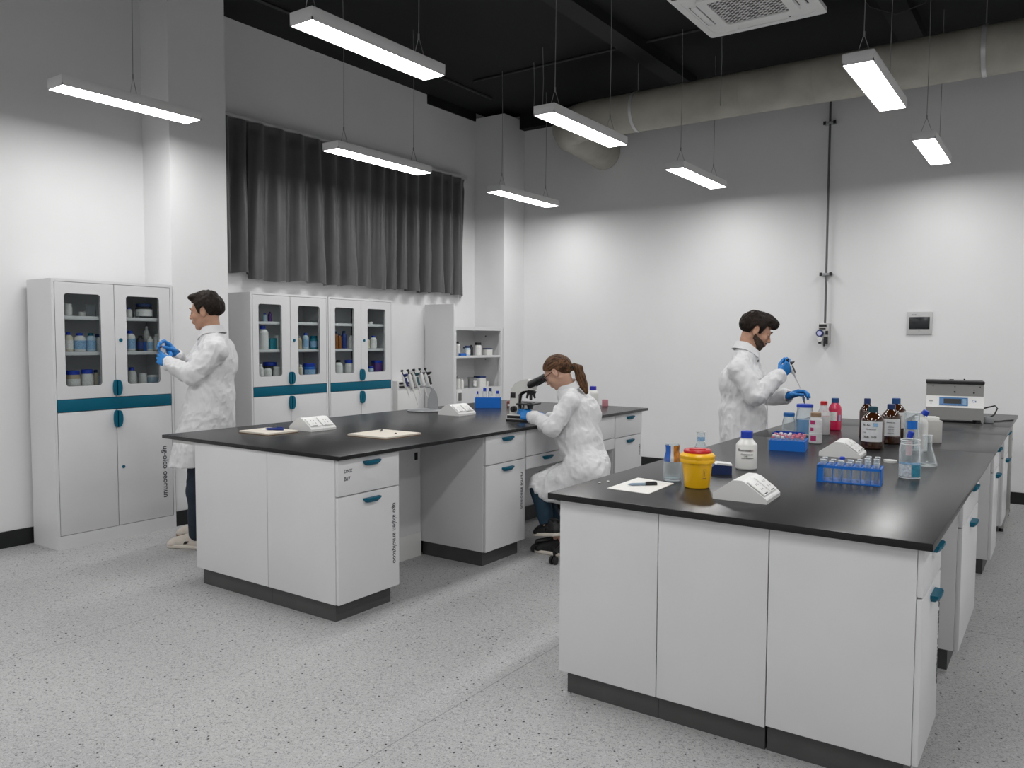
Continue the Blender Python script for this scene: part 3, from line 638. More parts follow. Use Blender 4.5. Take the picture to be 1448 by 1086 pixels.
# blue rack with tubes at the far end of the left bench, little carton beside
def open_rack(p, rz, w, d, h, label):
    t = thing('tube_rack', label, 'rack', p, rz, 'blue tube racks')
    m = MB(); s = 0.005
    m.box((-w/2, -d/2, 0), (w/2, d/2, s)).box((-w/2, -d/2, s), (-w/2+s, d/2, h)).box((w/2-s, -d/2, s), (w/2, d/2, h)).box((-w/2+s, -d/2, s), (w/2-s, -d/2+s, h)).box((-w/2+s, d/2-s, s), (w/2-s, d/2, h))
    m.build('rack_body', BLUEP, t)
    return t
rk = (-4.10, 5.53, LB)
t = open_rack(rk, 0.62, 0.225, 0.09, 0.088, 'blue rack of capped tubes at the far end of the left bench')
MB().box((-0.105, -0.04, 0.08), (0.105, 0.04, 0.084)).build('top_grid', BLUEP, t)
for k, (a, hh, rr) in enumerate(((-0.092, 0.135, 0.011), (-0.03, 0.165, 0.019), (0.018, 0.165, 0.019), (0.082, 0.14, 0.017))):
    ca, sa = math.cos(0.62), math.sin(0.62)
    b = thing('capped_tube', f'clear tube with dark blue cap in the left bench rack, {ORD[k]} from left', 'tube', (rk[0]+a*ca, rk[1]+a*sa, LB+0.006), 0, 'capped tubes in the left bench rack')
    MB().lathe([(0, 0), (rr*0.5, 0), (rr, 0.02), (rr, hh*0.80), (rr*0.6, hh*0.86), (0, hh*0.86)], 14).build('body', LABG, b)
    cap_mesh(rr*0.72, hh*0.82, hh, 12).build('cap', BLUECAP if k != 2 else NAVYCAP, b)
t = thing('carton', 'small dark red and white carton beside the blue rack on the left bench', 'carton', (-4.00, 5.72, LB), 0.6)
MB().box((-0.03, -0.03, 0), (0.035, 0.03, 0.05), 0.002).build('box_body', mat('maroon_card', (0.22, 0.06, 0.05), 0.6), t)
MB().box((-0.022, -0.0312, 0.008), (0.02, -0.030, 0.026)).build('print', WHITE2, t)
# bottle behind the woman
t = thing('reagent_bottle', 'white bottle with violet blue cap behind the seated woman\'s shoulder', 'bottle', (-3.45, 6.22, LB))
bottle_mesh(0.05, 0.17).build('body', hue('white'), t); cap_mesh(0.030, 0.14, 0.178).build('cap', mat('violet_cap', (0.03, 0.03, 0.38), 0.4), t)
t = thing('carton', 'small pink carton beside the bottle behind the seated woman', 'carton', (-3.36, 6.28, LB), 0.3)
MB().box((-0.025, -0.02, 0), (0.025, 0.02, 0.06), 0.002).build('box_body', mat('pink_card', (0.5, 0.22, 0.25), 0.6), t)

# microscope
mp = Vector((-3.235, 4.80, LB)); ma = 0.18
t = thing('microscope', 'white and black binocular microscope the seated woman looks into', 'microscope', mp, ma)
MS = mat('microscope_white', (0.62, 0.62, 0.6), 0.35)
MB().box((-0.10, -0.085, 0.012), (0.13, 0.085, 0.048), 0.008).build('foot', MS, t)
MB().box((-0.105, -0.088, 0), (0.135, 0.088, 0.013), 0.003).box((-0.095, -0.087, 0.022), (0.10, 0.087, 0.042), 0.002).build('foot_trim', BLACK, t)
arm = [(-0.10, 0.045), (-0.02, 0.045), (-0.035, 0.12), (-0.030, 0.19), (0.0, 0.215), (0.05, 0.225), (0.085, 0.225), (0.09, 0.255), (0.04, 0.305), (-0.01, 0.295), (-0.06, 0.27), (-0.09, 0.225), (-0.098, 0.15)]
MB().prism([(a, -0.034, b) for a, b in arm], (0, 0.068, 0)).build('arm', MS, t, angle=40)
MB().tube([(-0.028, 0.0, 0.06), (-0.036, 0.0, 0.13), (-0.024, 0, 0.19), (0.01, 0, 0.213), (0.06, 0, 0.220)], 0.012, rs=[0.014, 0.013, 0.013, 0.012, 0.01]).build('arm_trim', BLACK, t)
h_ = MB()
for s in (-1, 1):
    h_.cyl((0.055, s*0.028, 0.262), (0.128, s*0.032, 0.298), 0.027, 0.026, 14).cyl((0.122, s*0.032, 0.296), (0.178, s*0.032, 0.324), 0.022, 0.026, 14)
h_.sphere((0.06, 0, 0.262), (0.032, 0.048, 0.034))
h_.build('eyepieces', BLACK, t)
n_ = MB().cyl((0.062, 0, 0.222), (0.055, 0, 0.196), 0.036, 0.032, 18)
for k in range(4):
    a = PI/2*k+0.5; x, y = 0.055+0.02*math.cos(a), 0.02*math.sin(a)
    n_.cyl((x, y, 0.198), (x+0.010*math.cos(a), y+0.010*math.sin(a), 0.165-0.012*(k % 2)), 0.010, 0.007, 10)
n_.build('nosepiece', BLACK, t)
MB().box((-0.03, -0.075, 0.118), (0.105, 0.075, 0.130), 0.003).box((0.01, -0.03, 0.130), (0.075, 0.03, 0.134)).build('stage', BLACK, t)
MB().cyl((0.05, 0, 0.115), (0.05, 0, 0.085), 0.024, 0.018).cyl((0.05, 0, 0.048), (0.05, 0, 0.062), 0.026).build('condenser', DARK, t)
for s in (-1, 1): MB().cyl((-0.06, s*0.034, 0.085), (-0.06, s*0.062, 0.085), 0.022, n=18).cyl((-0.06, s*0.062, 0.085), (-0.06, s*0.075, 0.085), 0.012, n=14).build('focus_knob', BLACK, t)
MB().box((-0.092, -0.0355, 0.165), (-0.052, -0.034, 0.205), 0.0005).build('badge', BLACK, t)
MB().tube([(0.02, -0.05, 0.115), (0.02, -0.058, 0.08)], 0.007).build('stage_control', DARK, t)

# ---- right bench
MB().prism([(-1.569, 2.957, RB+0.0002), (-1.374, 2.946, RB+0.0002), (-1.387, 3.232, RB+0.0002), (-1.577, 3.268, RB+0.0002)], (0, 0, 0.002)).build('paper_sheet', PAPER, None)
tag(bpy.data.objects['paper_sheet'], 'white sheet of paper with a pen near the left corner of the right bench', 'paper')
pen((-1.475, 3.10, RB+0.0024), 0.75, mat('clear_blue_plastic', (0.25, 0.33, 0.42), 0.3), 'pale blue pen with black cap lying on the white paper sheet', 0.13, BLACK, 0.006)
for k, (a, b) in enumerate(((-1.655, 3.05), (-1.64, 3.10))):
    MB().sphere((0, 0, 0.003), (0.006, 0.005, 0.003)).build('paper_scrap', PAPER, None, (a, b, RB))
    tag(bpy.data.objects['paper_scrap' if k == 0 else 'paper_scrap.001'], ['tiny white scrap nearest the left edge of the right bench', 'tiny white scrap next to the paper sheet on the right bench'][k], 'scrap')
# clear bottle with blue and orange sleeve
p = (-1.425, 3.30, RB)
t = thing('clear_bottle', 'clear bottle with blue and orange sleeve left of the yellow bin', 'bottle', p)
MB().lathe([(0, 0.002), (0.036, 0.002), (0.041, 0.010), (0.041, 0.075), (0.037, 0.10), (0.028, 0.13), (0.029, 0.150), (0.031, 0.166), (0.029, 0.166), (0.027, 0.150), (0.026, 0.13), (0.034, 0.10), (0.038, 0.075), (0.038, 0.012), (0, 0.008)], 24).build('body', LABG, t)
ca = CAMA(p)
sl = [(0.0385, 0.088), (0.0345, 0.11), (0.0295, 0.13), (0.0302, 0.148), (0.032, 0.160)]
def sleeve(a0, a1, prof, m, nm, tt, n=12):
    q = MB(); vs = []; fs = []; k = len(prof)
    for i in range(n+1):
        a = a0+(a1-a0)*i/n; vs += [(r*math.cos(a), r*math.sin(a), z) for r, z in prof]
    for i in range(n):
        for j in range(k-1): fs.append((i*k+j, (i+1)*k+j, (i+1)*k+j+1, i*k+j+1))
    return q.add(vs, fs).build(nm, m, tt)
sleeve(ca-0.25, ca-2.6, sl, mat('sleeve_blue', (0.015, 0.10, 0.42), 0.35), 'blue_sleeve', t)
sleeve(ca+0.15, ca+2.2, [(r+0.0004, z) for r, z in sl], mat('sleeve_orange', (0.42, 0.17, 0.03), 0.35, noise=0.5, nscale=50), 'orange_sleeve', t)
sleeve(ca-0.25, ca+0.15, sl, mat('sleeve_white', (0.6, 0.62, 0.66), 0.4), 'white_sleeve', t)
MB().lathe([(0, 0.009), (0.037, 0.009), (0.0375, 0.022), (0, 0.022)], 20).build('liquid', glass('water', (0.9, 0.94, 0.96), 0.8, 0.04, 0.08, 0.06), t)
# flask behind the bin
def erlenmeyer(p, r, h, rn, label, lab=None, group=None):
    t = thing('conical_flask', label, 'flask', p, 0, group)
    MB().lathe([(0, 0.002), (r-0.006, 0.002), (r, 0.008), (r*0.98, 0.016), (rn, h*0.66), (rn, h*0.97), (rn*1.22, h), (rn*1.1, h), (rn*0.84, h*0.96), (rn*0.84, h*0.66), (r*0.9, 0.018), (0, 0.007)], 22).build('body', LABG, t)
    MB().tube([(rn*1.17*math.cos(2*PI*i/18), rn*1.17*math.sin(2*PI*i/18), h) for i in range(19)], 0.0016, 5).build('rim', mat('glass_rim', (0.75, 0.77, 0.77), 0.15), t)
    if lab: wrap_mesh(rn*1.02, h*0.70, h*0.84, CAMA(p)-0.9, CAMA(p)+1.4).build('label', lab, t)
    return t
erlenmeyer((-1.53, 3.90, RB), 0.05, 0.155, 0.021, 'clear conical flask with blue mark behind the yellow bin', BLINES)
# yellow sharps bin
p = (-1.275, 3.215, RB)
t = thing('sharps_bin', 'yellow round sharps bin with red lid near the left corner of the right bench', 'bin', p, CAMA(p))
YEL = mat('yellow_plastic', (0.80, 0.44, 0.005), 0.35); RED = mat('red_plastic', (0.48, 0.015, 0.02), 0.35)
MB().lathe([(0, 0), (0.048, 0), (0.052, 0.004), (0.063, 0.112), (0, 0.112)], 32).build('bucket', YEL, t)
MB().lathe([(0.063, 0.106), (0.071, 0.108), (0.0735, 0.116), (0.071, 0.124), (0.0735, 0.128), (0.0735, 0.138), (0.067, 0.146), (0.055, 0.150), (0, 0.150)], 32).build('collar', YEL, t)
MB().lathe([(0.0575, 0.148), (0.0585, 0.158), (0.054, 0.163), (0.046, 0.1605), (0.02, 0.162), (0, 0.162)], 32).box((-0.018, -0.035, 0.158), (0.014, 0.035, 0.166), 0.003).build('lid', RED, t)
q = MB()
for a0 in (0.42,):
    for z0, z1, w in ((0.045, 0.085, 0.24),):
        for (a, b, c, d) in ((a0, a0+0.012, z0, z1), (a0+w, a0+w+0.012, z0, z1), (a0, a0+w, z0, z0+0.002), (a0, a0+w, z1-0.002, z1), (a0+0.10, a0+0.13, z0+0.008, z1-0.008)):
            rr = 0.0525+(0.0105)*(z0-0.004)/0.108
            vs = [((0.0523+0.0106*z/0.112+0.0006)*math.cos(x), (0.0523+0.0106*z/0.112+0.0006)*math.sin(x), z) for x, z in ((a, c), (b, c), (b, d), (a, d))]
            q.add(vs, [(0, 1, 2, 3)])
q.build('hazard_mark', INK, t, smooth=False)
# small navy and white pouch
t = thing('tape_dispenser', 'small navy and white box right behind the yellow bin', 'box', (-1.325, 3.61, RB), 0.5)
MB().prism([(-0.055, -0.03, 0), (0.055, -0.03, 0), (0.055, -0.03, 0.040), (-0.02, -0.03, 0.046), (-0.055, -0.03, 0.02)], (0, 0.06, 0)).build('box_body', mat('navy_box', (0.01, 0.025, 0.10), 0.4), t)
MB().prism([(-0.02, -0.031, 0.0465), (0.056, -0.031, 0.0405), (0.056, -0.031, 0.049), (-0.01, -0.031, 0.054)], (0, 0.062, 0)).build('white_lid', WHITE2, t)
# white bottle with printed label
p = (-1.265, 3.82, RB)
t = thing('reagent_bottle', 'white plastic bottle with bright blue cap and black print on the right bench', 'bottle', p)
MB().lathe([(0, 0), (0.046, 0), (0.0505, 0.006), (0.0505, 0.118), (0.046, 0.126), (0.029, 0.147), (0.029, 0.152), (0, 0.152)], 28).build('body', mat('hdpe_white', (0.72, 0.72, 0.7), 0.3), t)
cap_mesh(0.0285, 0.150, 0.186, 28).build('cap', BLUECAP, t)
ca = CAMA(p)
curved_text('Bnornoan', 0.017, INK, t, 0.0507, 0.091, ca-0.2, sx=0.95)
curved_text('Cromanes no', 0.0105, INK, t, 0.0507, 0.073, ca+0.05, 'small_print')
curved_text('1 csr.', 0.009, INK, t, 0.0507, 0.065, ca-0.05, 'small_print')
curved_text('nzoB anconono', 0.0095, INK, t, 0.0507, 0.056, ca+0.1, 'small_print')
curved_text('OR', 0.012, mat('faint_red_print', (0.55, 0.35, 0.33), 0.6), t, 0.0507, 0.091, ca+0.5, 'small_print')
# rack of pink-capped tubes
def tube_in_rack(loc, h, r, label, group, cap=None, tint=LABG, rim=True):
    t = thing('test_tube', label, 'tube', loc, 0, group)
    MB().lathe([(0, 0), (r*0.5, 0.001), (r, r), (r, h), (r*0.82, h), (r*0.82, r*1.1), (0, r*0.4)], 12).build('glass_wall', tint, t)
    if rim: MB().tube([(r*math.cos(2*PI*i/12), r*math.sin(2*PI*i/12), h) for i in range(13)], 0.0012, 5).build('rim', mat('glass_rim', (0.75, 0.77, 0.77), 0.15), t)
    if cap: cap_mesh(r*1.12, h-0.004, h+0.008, 12).build('cap', cap, t)
    return t
r1 = Vector((-1.302, 4.675, RB)); r1a = 0.17
t = open_rack(r1, r1a, 0.195, 0.205, 0.058, 'blue rack full of pink and white capped tubes on the right bench')
MB().box((-0.092, -0.097, 0.05), (0.092, 0.097, 0.054)).build('top_grid', BLUEP, t)
PINK = mat('pink_cap', (0.55, 0.16, 0.22), 0.45); PALE = mat('pale_cap', (0.62, 0.58, 0.58), 0.4)
rowname = ['front row', 'second row', 'third row', 'fourth row', 'back row']
for j in range(5):
    for i in range(7):
        o = Vector((-0.078+0.026*i, -0.08+0.04*j, 0.006)); q = r1+Matrix.Rotation(r1a, 3, 'Z') @ o
        tube_in_rack(q, 0.066+0.006*((i*3+j) % 2), 0.0085, f'{"pink" if i > 3 or (i+j) % 3 == 0 else "white"} capped small tube, {ORD[i]} from left, {rowname[j]} of the pink tube rack', 'small tubes in the pink tube rack', PINK if i > 3 or (i+j) % 3 == 0 else PALE, rim=False)
# rack of clear tubes
r2 = Vector((-0.772, 3.735, RB)); r2a = 0.10
t = thing('tube_rack', 'blue open-fronted rack holding clear tubes, nearest rack on the right bench', 'rack', r2, r2a, 'blue tube racks')
w, d, h, s = 0.262, 0.115, 0.075, 0.004
m = MB().box((-w/2, -d/2, 0), (w/2, d/2, 0.005)).box((-w/2, -d/2, 0.005), (-w/2+s, d/2, h)).box((w/2-s, -d/2, 0.005), (w/2, d/2, h))
m.box((-w/2, -d/2, h-0.012), (w/2, -d/2+s, h)).box((-w/2, d/2-s, h-0.012), (w/2, d/2, h)).box((-w/2, -d/2, 0.005), (-w/2+0.028, -d/2+s, h))
m.build('rack_body', BLUEP, t)
m = MB()
for i in range(1, 6): m.box((-w/2+0.028+i*(w-0.032)/6-0.0015, -d/2, 0.005), (-w/2+0.028+i*(w-0.032)/6+0.0015, -d/2+s, h-0.012))
m.build('front_bars', BLUEP, t)
m = MB()
for i in range(8): m.box((-w/2+s+i*(w-2*s)/7-0.004, -d/2+s, h-0.006), (-w/2+s+i*(w-2*s)/7+0.004, d/2-s, h-0.002))
for j in range(4): m.box((-w/2+s, -d/2+s+j*(d-2*s)/3-0.003, h-0.006), (w/2-s, -d/2+s+j*(d-2*s)/3+0.003, h-0.002))
m.build('hole_grid', BLUEP, t)
k = 0
for j in range(3):
    for i in range(7):
        if j == 1 and i in (1, 4): continue
        hh = 0.108 if (i >= 5 and j != 1) else (0.085 if (i+j) % 2 else 0.092)
        o = Vector((-w/2+s+(i+0.5)*(w-2*s)/7, -d/2+s+(j+0.5)*(d-2*s)/3, 0.006)); q = r2+Matrix.Rotation(r2a, 3, 'Z') @ o
        tube_in_rack(q, hh, 0.0105, f'clear test tube, {ORD[i]} from left, {["front", "middle", "back"][j]} row of the nearest blue rack', 'clear tubes in the nearest blue rack', BLUECAP if (i, j) == (2, 2) else None)
# brown bottles
AMB = mat('amber_glass', (0.035, 0.010, 0.003), 0.07, spec=0.7, coat=0.5)
def amber(p, r, h, capm, label, lab=True, z0=0.05, z1=0.165, side=0.0, mark=False):
    t = thing('amber_bottle', label, 'bottle', p, 0, 'brown reagent bottles on the right bench')
    MB().lathe([(0, 0), (r-0.006, 0), (r, 0.007), (r, h*0.66), (r*0.95, h*0.71), (r*0.72, h*0.79), (r*0.42, h*0.86), (r*0.36, h*0.90), (0, h*0.90)], 28).build('body', AMB, t)
    cap_mesh(r*0.42, h*0.865, h, 24).build('cap', capm, t)
    a = CAMA(p)+side
    if lab:
        wrap_mesh(r+0.0006, z0, z1, a-1.15, a+1.05).build('label', LABW, t)
        if mark:
            wrap_mesh(r+0.0011, z1-0.030, z1-0.008, a+0.15, a+0.58).build('label_patch', BLINES, t)
            curved_text('N. Ao', 0.017, INK, t, r+0.001, z1-0.026, a-0.42, 'label_text')
            curved_text('Cu mcrns on', 0.010, INK, t, r+0.001, z1-0.048, a+0.0, 'label_text')
            curved_text('nosn', 0.008, INK, t, r+0.001, z1-0.066, a-0.55, 'label_text')
            curved_text('30.8L  2-05', 0.016, INK, t, r+0.001, z1-0.095, a-0.1, 'label_text')
        else:
            for q in (0.025, 0.045, 0.052, 0.066, 0.075, 0.088): curved_text('ennrnn mu'[: 9 if q != 0.045 else 5], 0.011 if q < 0.04 else 0.008, INK, t, r+0.001, z1-q, a, 'label_text')
    return t
LABW = mat('bottle_label_paper', (0.66, 0.67, 0.68), 0.6)
amber((-0.914, 4.991, RB), 0.063, 0.245, mat('dark_teal_cap', (0.005, 0.05, 0.075), 0.4), 'large brown bottle with dark teal cap and big white label, nearest of the brown bottles', z0=0.045, z1=0.162, side=-0.12, mark=True)
amber((-0.868, 5.30, RB), 0.056, 0.242, NAVYCAP, 'brown bottle with navy cap between two other brown bottles', z0=0.05, z1=0.155)
amber((-0.883, 5.56, RB), 0.060, 0.262, mat('steel_blue_cap', (0.008, 0.06, 0.2), 0.4), 'brown bottle with steel blue cap, tallest and rightmost of the brown bottles', z0=0.075, z1=0.175, side=0.2)
amber((-1.03, 5.43, RB), 0.045, 0.262, NAVYCAP, 'brown bottle with small black-blue cap hidden behind the teal-capped brown bottle', lab=False)
# red liquid bottles and clear jars by the standing man
LIQR = mat('red_liquid', (0.55, 0.012, 0.07), 0.12, spec=0.6, coat=0.4)
p = (-1.322, 5.867, RB)
t = thing('reagent_bottle', 'bottle of bright red liquid with blue cap and white label on the right bench', 'bottle', p)
MB().lathe([(0, 0), (0.039, 0), (0.0435, 0.006), (0.0435, 0.150), (0.040, 0.165), (0.024, 0.188), (0.024, 0.2), (0, 0.2)], 24).build('body', LIQR, t)
cap_mesh(0.0245, 0.192, 0.225, 20).build('cap', mat('steel_blue_cap', (0.008, 0.06, 0.2), 0.4), t)
ca = CAMA(p); wrap_mesh(0.0441, 0.068, 0.130, ca-1.0, ca+0.35).build('label', LINES, t); wrap_mesh(0.0441, 0.068, 0.110, ca+0.6, ca+1.0).build('label', BLINES, t)
p = (-1.322, 5.55, RB)
t = thing('reagent_bottle', 'clear bottle with red cap left of the red liquid bottle', 'bottle', p)
MB().lathe([(0, 0.0), (0.038, 0.0), (0.042, 0.006), (0.042, 0.125), (0.036, 0.15), (0.022, 0.185), (0.022, 0.2), (0, 0.2)], 22).build('body', mat('frosted_plastic', (0.62, 0.6, 0.6), 0.25, noise=0.12, nscale=25), t)
cap_mesh(0.022, 0.192, 0.222, 20).build('cap', RED, t)
ca = CAMA(p); wrap_mesh(0.0425, 0.125, 0.127, ca-1, ca+1).build('label', mat('pink_print', (0.6, 0.25, 0.3), 0.6), t)
curved_text('Tuca', 0.016, mat('pink_print', (0.6, 0.25, 0.3), 0.6), t, 0.034, 0.150, ca+0.3, 'label_text')
p = (-1.243, 5.03, RB)
t = thing('reagent_bottle', 'clear bottle with tan cap and pink print, right of the pink tube rack', 'bottle', p)
MB().lathe([(0, 0), (0.034, 0), (0.0385, 0.006), (0.0385, 0.140), (0.034, 0.152), (0.03, 0.16), (0.03, 0.168), (0, 0.168)], 22).build('body', mat('frosted_plastic2', (0.58, 0.57, 0.58), 0.25, noise=0.1, nscale=30), t)
cap_mesh(0.031, 0.164, 0.190, 20).build('cap', mat('tan_cap', (0.28, 0.19, 0.12), 0.5), t)
ca = CAMA(p); PKL = mat('magenta_print', (0.42, 0.03, 0.14), 0.5)
for (a, b, z0, z1) in ((-0.9, -0.1, 0.118, 0.142), (-0.85, -0.3, 0.078, 0.098), (-0.8, 0.1, 0.018, 0.050)): wrap_mesh(0.0391, z0, z1, ca+a, ca+b).build('label_patch', PKL, t)
wrap_mesh(0.0389, 0.06, 0.066, ca-1.2, ca+1.2).build('label_band', WHITE2, t)
def lidded_jar(p, r, h, rl, label, liq=None, lz=0.0, hl=0.02):
    t = thing('glass_jar', label, 'jar', p)
    MB().lathe([(0, 0.002), (r-0.006, 0.002), (r, 0.010), (r, h*0.55), (rl*0.9, h*0.84), (rl*0.9, h-hl+0.002), (rl*0.84, h-hl+0.002), (rl*0.84, h*0.83), (r*0.94, h*0.54), (r*0.94, 0.012), (0, 0.007)], 24).build('body', LABG, t)
    cap_mesh(rl, h-hl, h, 24).build('lid', liq[1] if liq else BLUECAP, t)
    if liq: MB().lathe([(0, 0.009), (r*0.93, 0.012), (r*0.93, lz), (0, lz)], 22).build('liquid', liq[0], t)
    return t
lidded_jar((-1.415, 5.437, RB), 0.060, 0.205, 0.053, 'clear jar with wide blue lid and blue liquid in front of the standing man', (mat('pale_blue_liquid', (0.17, 0.36, 0.60), 0.12), BLUECAP), 0.105)
lidded_jar((-1.50, 5.375, RB), 0.042, 0.148, 0.036, 'small clear jar with blue lid nearest the standing man', (glass('water', (0.9, 0.94, 0.96), 0.8, 0.04, 0.08, 0.06), mat('sky_cap', (0.01, 0.11, 0.33), 0.4)), 0.03, 0.024)
t = thing('tray', 'deep blue shallow tray in front of the two clear jars', 'tray', (-1.455, 5.21, RB), 0.1)
MB().box((-0.09, -0.06, 0), (0.09, 0.06, 0.006), 0.002).box((-0.09, -0.06, 0), (-0.085, 0.06, 0.035)).box((0.085, -0.06, 0), (0.09, 0.06, 0.035)).box((-0.09, -0.06, 0), (0.09, -0.055, 0.035)).box((-0.09, 0.055, 0), (0.09, 0.06, 0.035)).build('tray_body', mat('deep_blue_plastic', (0.005, 0.06, 0.36), 0.35), t)
# glassware at the right side
p = (-0.572, 4.005, RB)
t = thing('clear_bottle', 'clear round bottle of water with printed label, rightmost thing near the clear tube rack', 'bottle', p)
MB().lathe([(0, 0.002), (0.040, 0.002), (0.0455, 0.009), (0.0455, 0.135), (0.043, 0.150), (0.040, 0.158), (0.040, 0.176), (0.0375, 0.176), (0.0375, 0.158), (0.0425, 0.133), (0.0425, 0.011), (0, 0.008)], 26).build('body', LABG, t)
MB().lathe([(0, 0.010), (0.042, 0.011), (0.042, 0.072), (0, 0.072)], 22).build('liquid', glass('water', (0.9, 0.94, 0.96), 0.8, 0.04, 0.08, 0.06), t)
for z in (0.004, 0.158, 0.176): MB().tube([((0.041 if z > .1 else 0.043)*math.cos(2*PI*i/20), (0.041 if z > .1 else 0.043)*math.sin(2*PI*i/20), z) for i in range(21)], 0.0016, 5).build('rim', mat('glass_rim', (0.75, 0.77, 0.77), 0.15), t)
ca = CAMA(p); wrap_mesh(0.0461, 0.012, 0.066, ca-1.3, ca+0.15).build('label', mat('pale_label', (0.5, 0.55, 0.6), 0.5, noise=0.3, nscale=90), t); wrap_mesh(0.0461, 0.012, 0.066, ca+0.2, ca+1.3).build('label', mat('teal_label', (0.03, 0.22, 0.33), 0.45, noise=0.3, nscale=60), t)
wrap_mesh(0.0461, 0.068, 0.076, ca-1.3, ca+1.3).build('label', BLINES, t)
erlenmeyer((-0.556, 4.44, RB), 0.047, 0.155, 0.020, 'clear conical flask behind the round bottle of water')
p = (-0.70, 4.93, RB)
t = thing('measuring_cylinder', 'tall clear cylinder with bright blue band behind the round water bottle', 'cylinder', p)
MB().lathe([(0, 0.0), (0.047, 0.0), (0.047, 0.008), (0.040, 0.014), (0.040, 0.222), (0.043, 0.228), (0.037, 0.226), (0.037, 0.016), (0, 0.014)], 22).build('body', LABG, t)
ca = CAMA(p); wrap_mesh(0.0406, 0.135, 0.182, ca-0.6, ca+0.75).build('blue_band', BLUEP, t)
MB().tube([(0.042*math.cos(2*PI*i/20), 0.042*math.sin(2*PI*i/20), 0.228) for i in range(21)], 0.0018, 5).build('rim', mat('glass_rim', (0.75, 0.77, 0.77), 0.15), t)
p = (-0.665, 5.03, RB)
t = thing('squeeze_bottle', 'white bottle with tilted blue cap behind the tall clear cylinder', 'bottle', p)
bottle_mesh(0.034, 0.235, 0.5, 0.7).build('body', hue('white'), t)
cap_mesh(0.018, 0.0, 0.028, 16).xf(Matrix.Translation((0.012, 0.0, 0.208)) @ Matrix.Rotation(0.5, 4, 'Y')).build('cap', BLUECAP, t)
p = (-0.66, 4.58, RB)
t = thing('sample_vial', 'clear vial with slanted bright blue cap left of the round water bottle', 'vial', p)
MB().lathe([(0, 0), (0.015, 0), (0.017, 0.004), (0.017, 0.125), (0, 0.125)], 16).build('body', LABG, t)
cap_mesh(0.015, 0.0, 0.036, 16).xf(Matrix.Translation((0.0, 0, 0.122)) @ Matrix.Rotation(0.3, 4, 'Y')).build('cap', BLUECAP, t)
wrap_mesh(0.0175, 0.03, 0.11, CAMA(p)-1, CAMA(p)+1).build('label', mat('pink_label', (0.6, 0.42, 0.44), 0.5), t)
p = (-0.73, 4.47, RB)
t = thing('petri_dish', 'small white dish left of the round water bottle', 'dish', p)
MB().lathe([(0, 0), (0.030, 0), (0.032, 0.012), (0.0305, 0.012), (0.028, 0.003), (0, 0.003)], 22).build('dish_body', WHITE2, t)
t = thing('storage_box', 'plain off-white box behind the tall clear cylinder on the right bench', 'box', (-0.70, 5.52, RB), 0.42)
MB().box((-0.075, -0.05, 0), (0.075, 0.05, 0.138), 0.005).build('box_body', mat('offwhite_card', (0.50, 0.49, 0.47), 0.6), t)
MB().box((-0.06, -0.035, 0.138), (0.062, 0.04, 0.158), 0.004).build('lid_block', WHITE2, t)
# centrifuge
p = (-0.70, 7.00, RB); cr = 0.14
t = thing('centrifuge', 'grey bench centrifuge with black lid and small blue display at the far right', 'centrifuge', p, cr)
CG = mat('centrifuge_grey', (0.30, 0.30, 0.29), 0.35, metal=0.4)
hw = 0.195
pr = [(-0.0, 0.022), (0.006, 0.115), (0.055, 0.200), (0.060, 0.292), (0.29, 0.292), (0.29, 0.022)]
MB().prism([(-hw, a, b) for a, b in pr], (2*hw, 0, 0)).build('housing', CG, t, angle=15)
MB().prism([(-hw-0.001, 0.002, 0.113), (-hw-0.001, 0.051, 0.200), (-hw-0.001, 0.056, 0.199), (-hw-0.001, 0.010, 0.113)], (2*hw+0.002, 0, 0)).build('front_panel', WHITE2, t)
d = Vector((0, 0.049, 0.087)).normalized(); n = Vector((0, -d.z, d.y)); o = Vector((0, 0.002, 0.111))+n*0.0012
FM = Matrix(((1, 0, 0, o.x), (0, d.y, n.y, o.y), (0, d.z, n.z, o.z), (0, 0, 0, 1)))
q = MB().box((-0.105, 0.018, 0), (0.09, 0.088, 0.003), 0.001).xf(FM).build('display_frame', mat('display_blue', (0.06, 0.18, 0.38), 0.4), t)
MB().box((-0.075, 0.034, 0.003), (0.045, 0.076, 0.004)).xf(FM).build('screen', mat('lcd', (0.06, 0.06, 0.062), 0.2), q)
b = MB()
for i in range(6): b.box((-0.09+0.022*i, 0.021, 0.003), (-0.078+0.022*i, 0.028, 0.0042))
b.xf(FM).build('buttons', INKB, q)
b = MB()
for i in range(4): b.box((0.055, 0.032+0.012*i, 0.003), (0.080, 0.040+0.012*i, 0.0042))
b.xf(FM).build('keypad', mat('pale_blue_keys', (0.3, 0.45, 0.6), 0.4), q)
lettering('Cs', 0.03, INKB, t, FM @ Matrix.Translation((0.115, 0.052, 0.001)), 'badge')
MB().box((-0.175, 0.05, 0), (-0.150, 0.062, 0.0015)).box((-0.165, 0.03, 0), (-0.158, 0.036, 0.002)).xf(FM).build('printed_mark', SG, t)
MB().box((-hw-0.005, 0.045, 0.294), (hw+0.005, 0.295, 0.318), 0.006).build('lid', BLACK, t)
b = MB()
for x, z in ((-0.15, 0.275), (0.0, 0.272), (0.0, 0.232), (0.13, 0.25), (0.13, 0.228), (0.17, 0.275)): b.cyl((x, 0.060, z), (x, 0.055, z), 0.0045 if z > .24 else 0.007, n=8)
b.build('screws', BLACK, t)
MB().cyl((-0.02, 0.17, 0.318), (-0.02, 0.17, 0.326), 0.016).cyl((0.07, 0.21, 0.318), (0.07, 0.21, 0.33), 0.006).build('lid_knob', BLACK, t)
for x in (-0.16, 0.16):
    for y in (0.03, 0.26): MB().cyl((x, y, 0), (x, y, 0.024), 0.02, n=12).build('rubber_foot', BLACK, t)
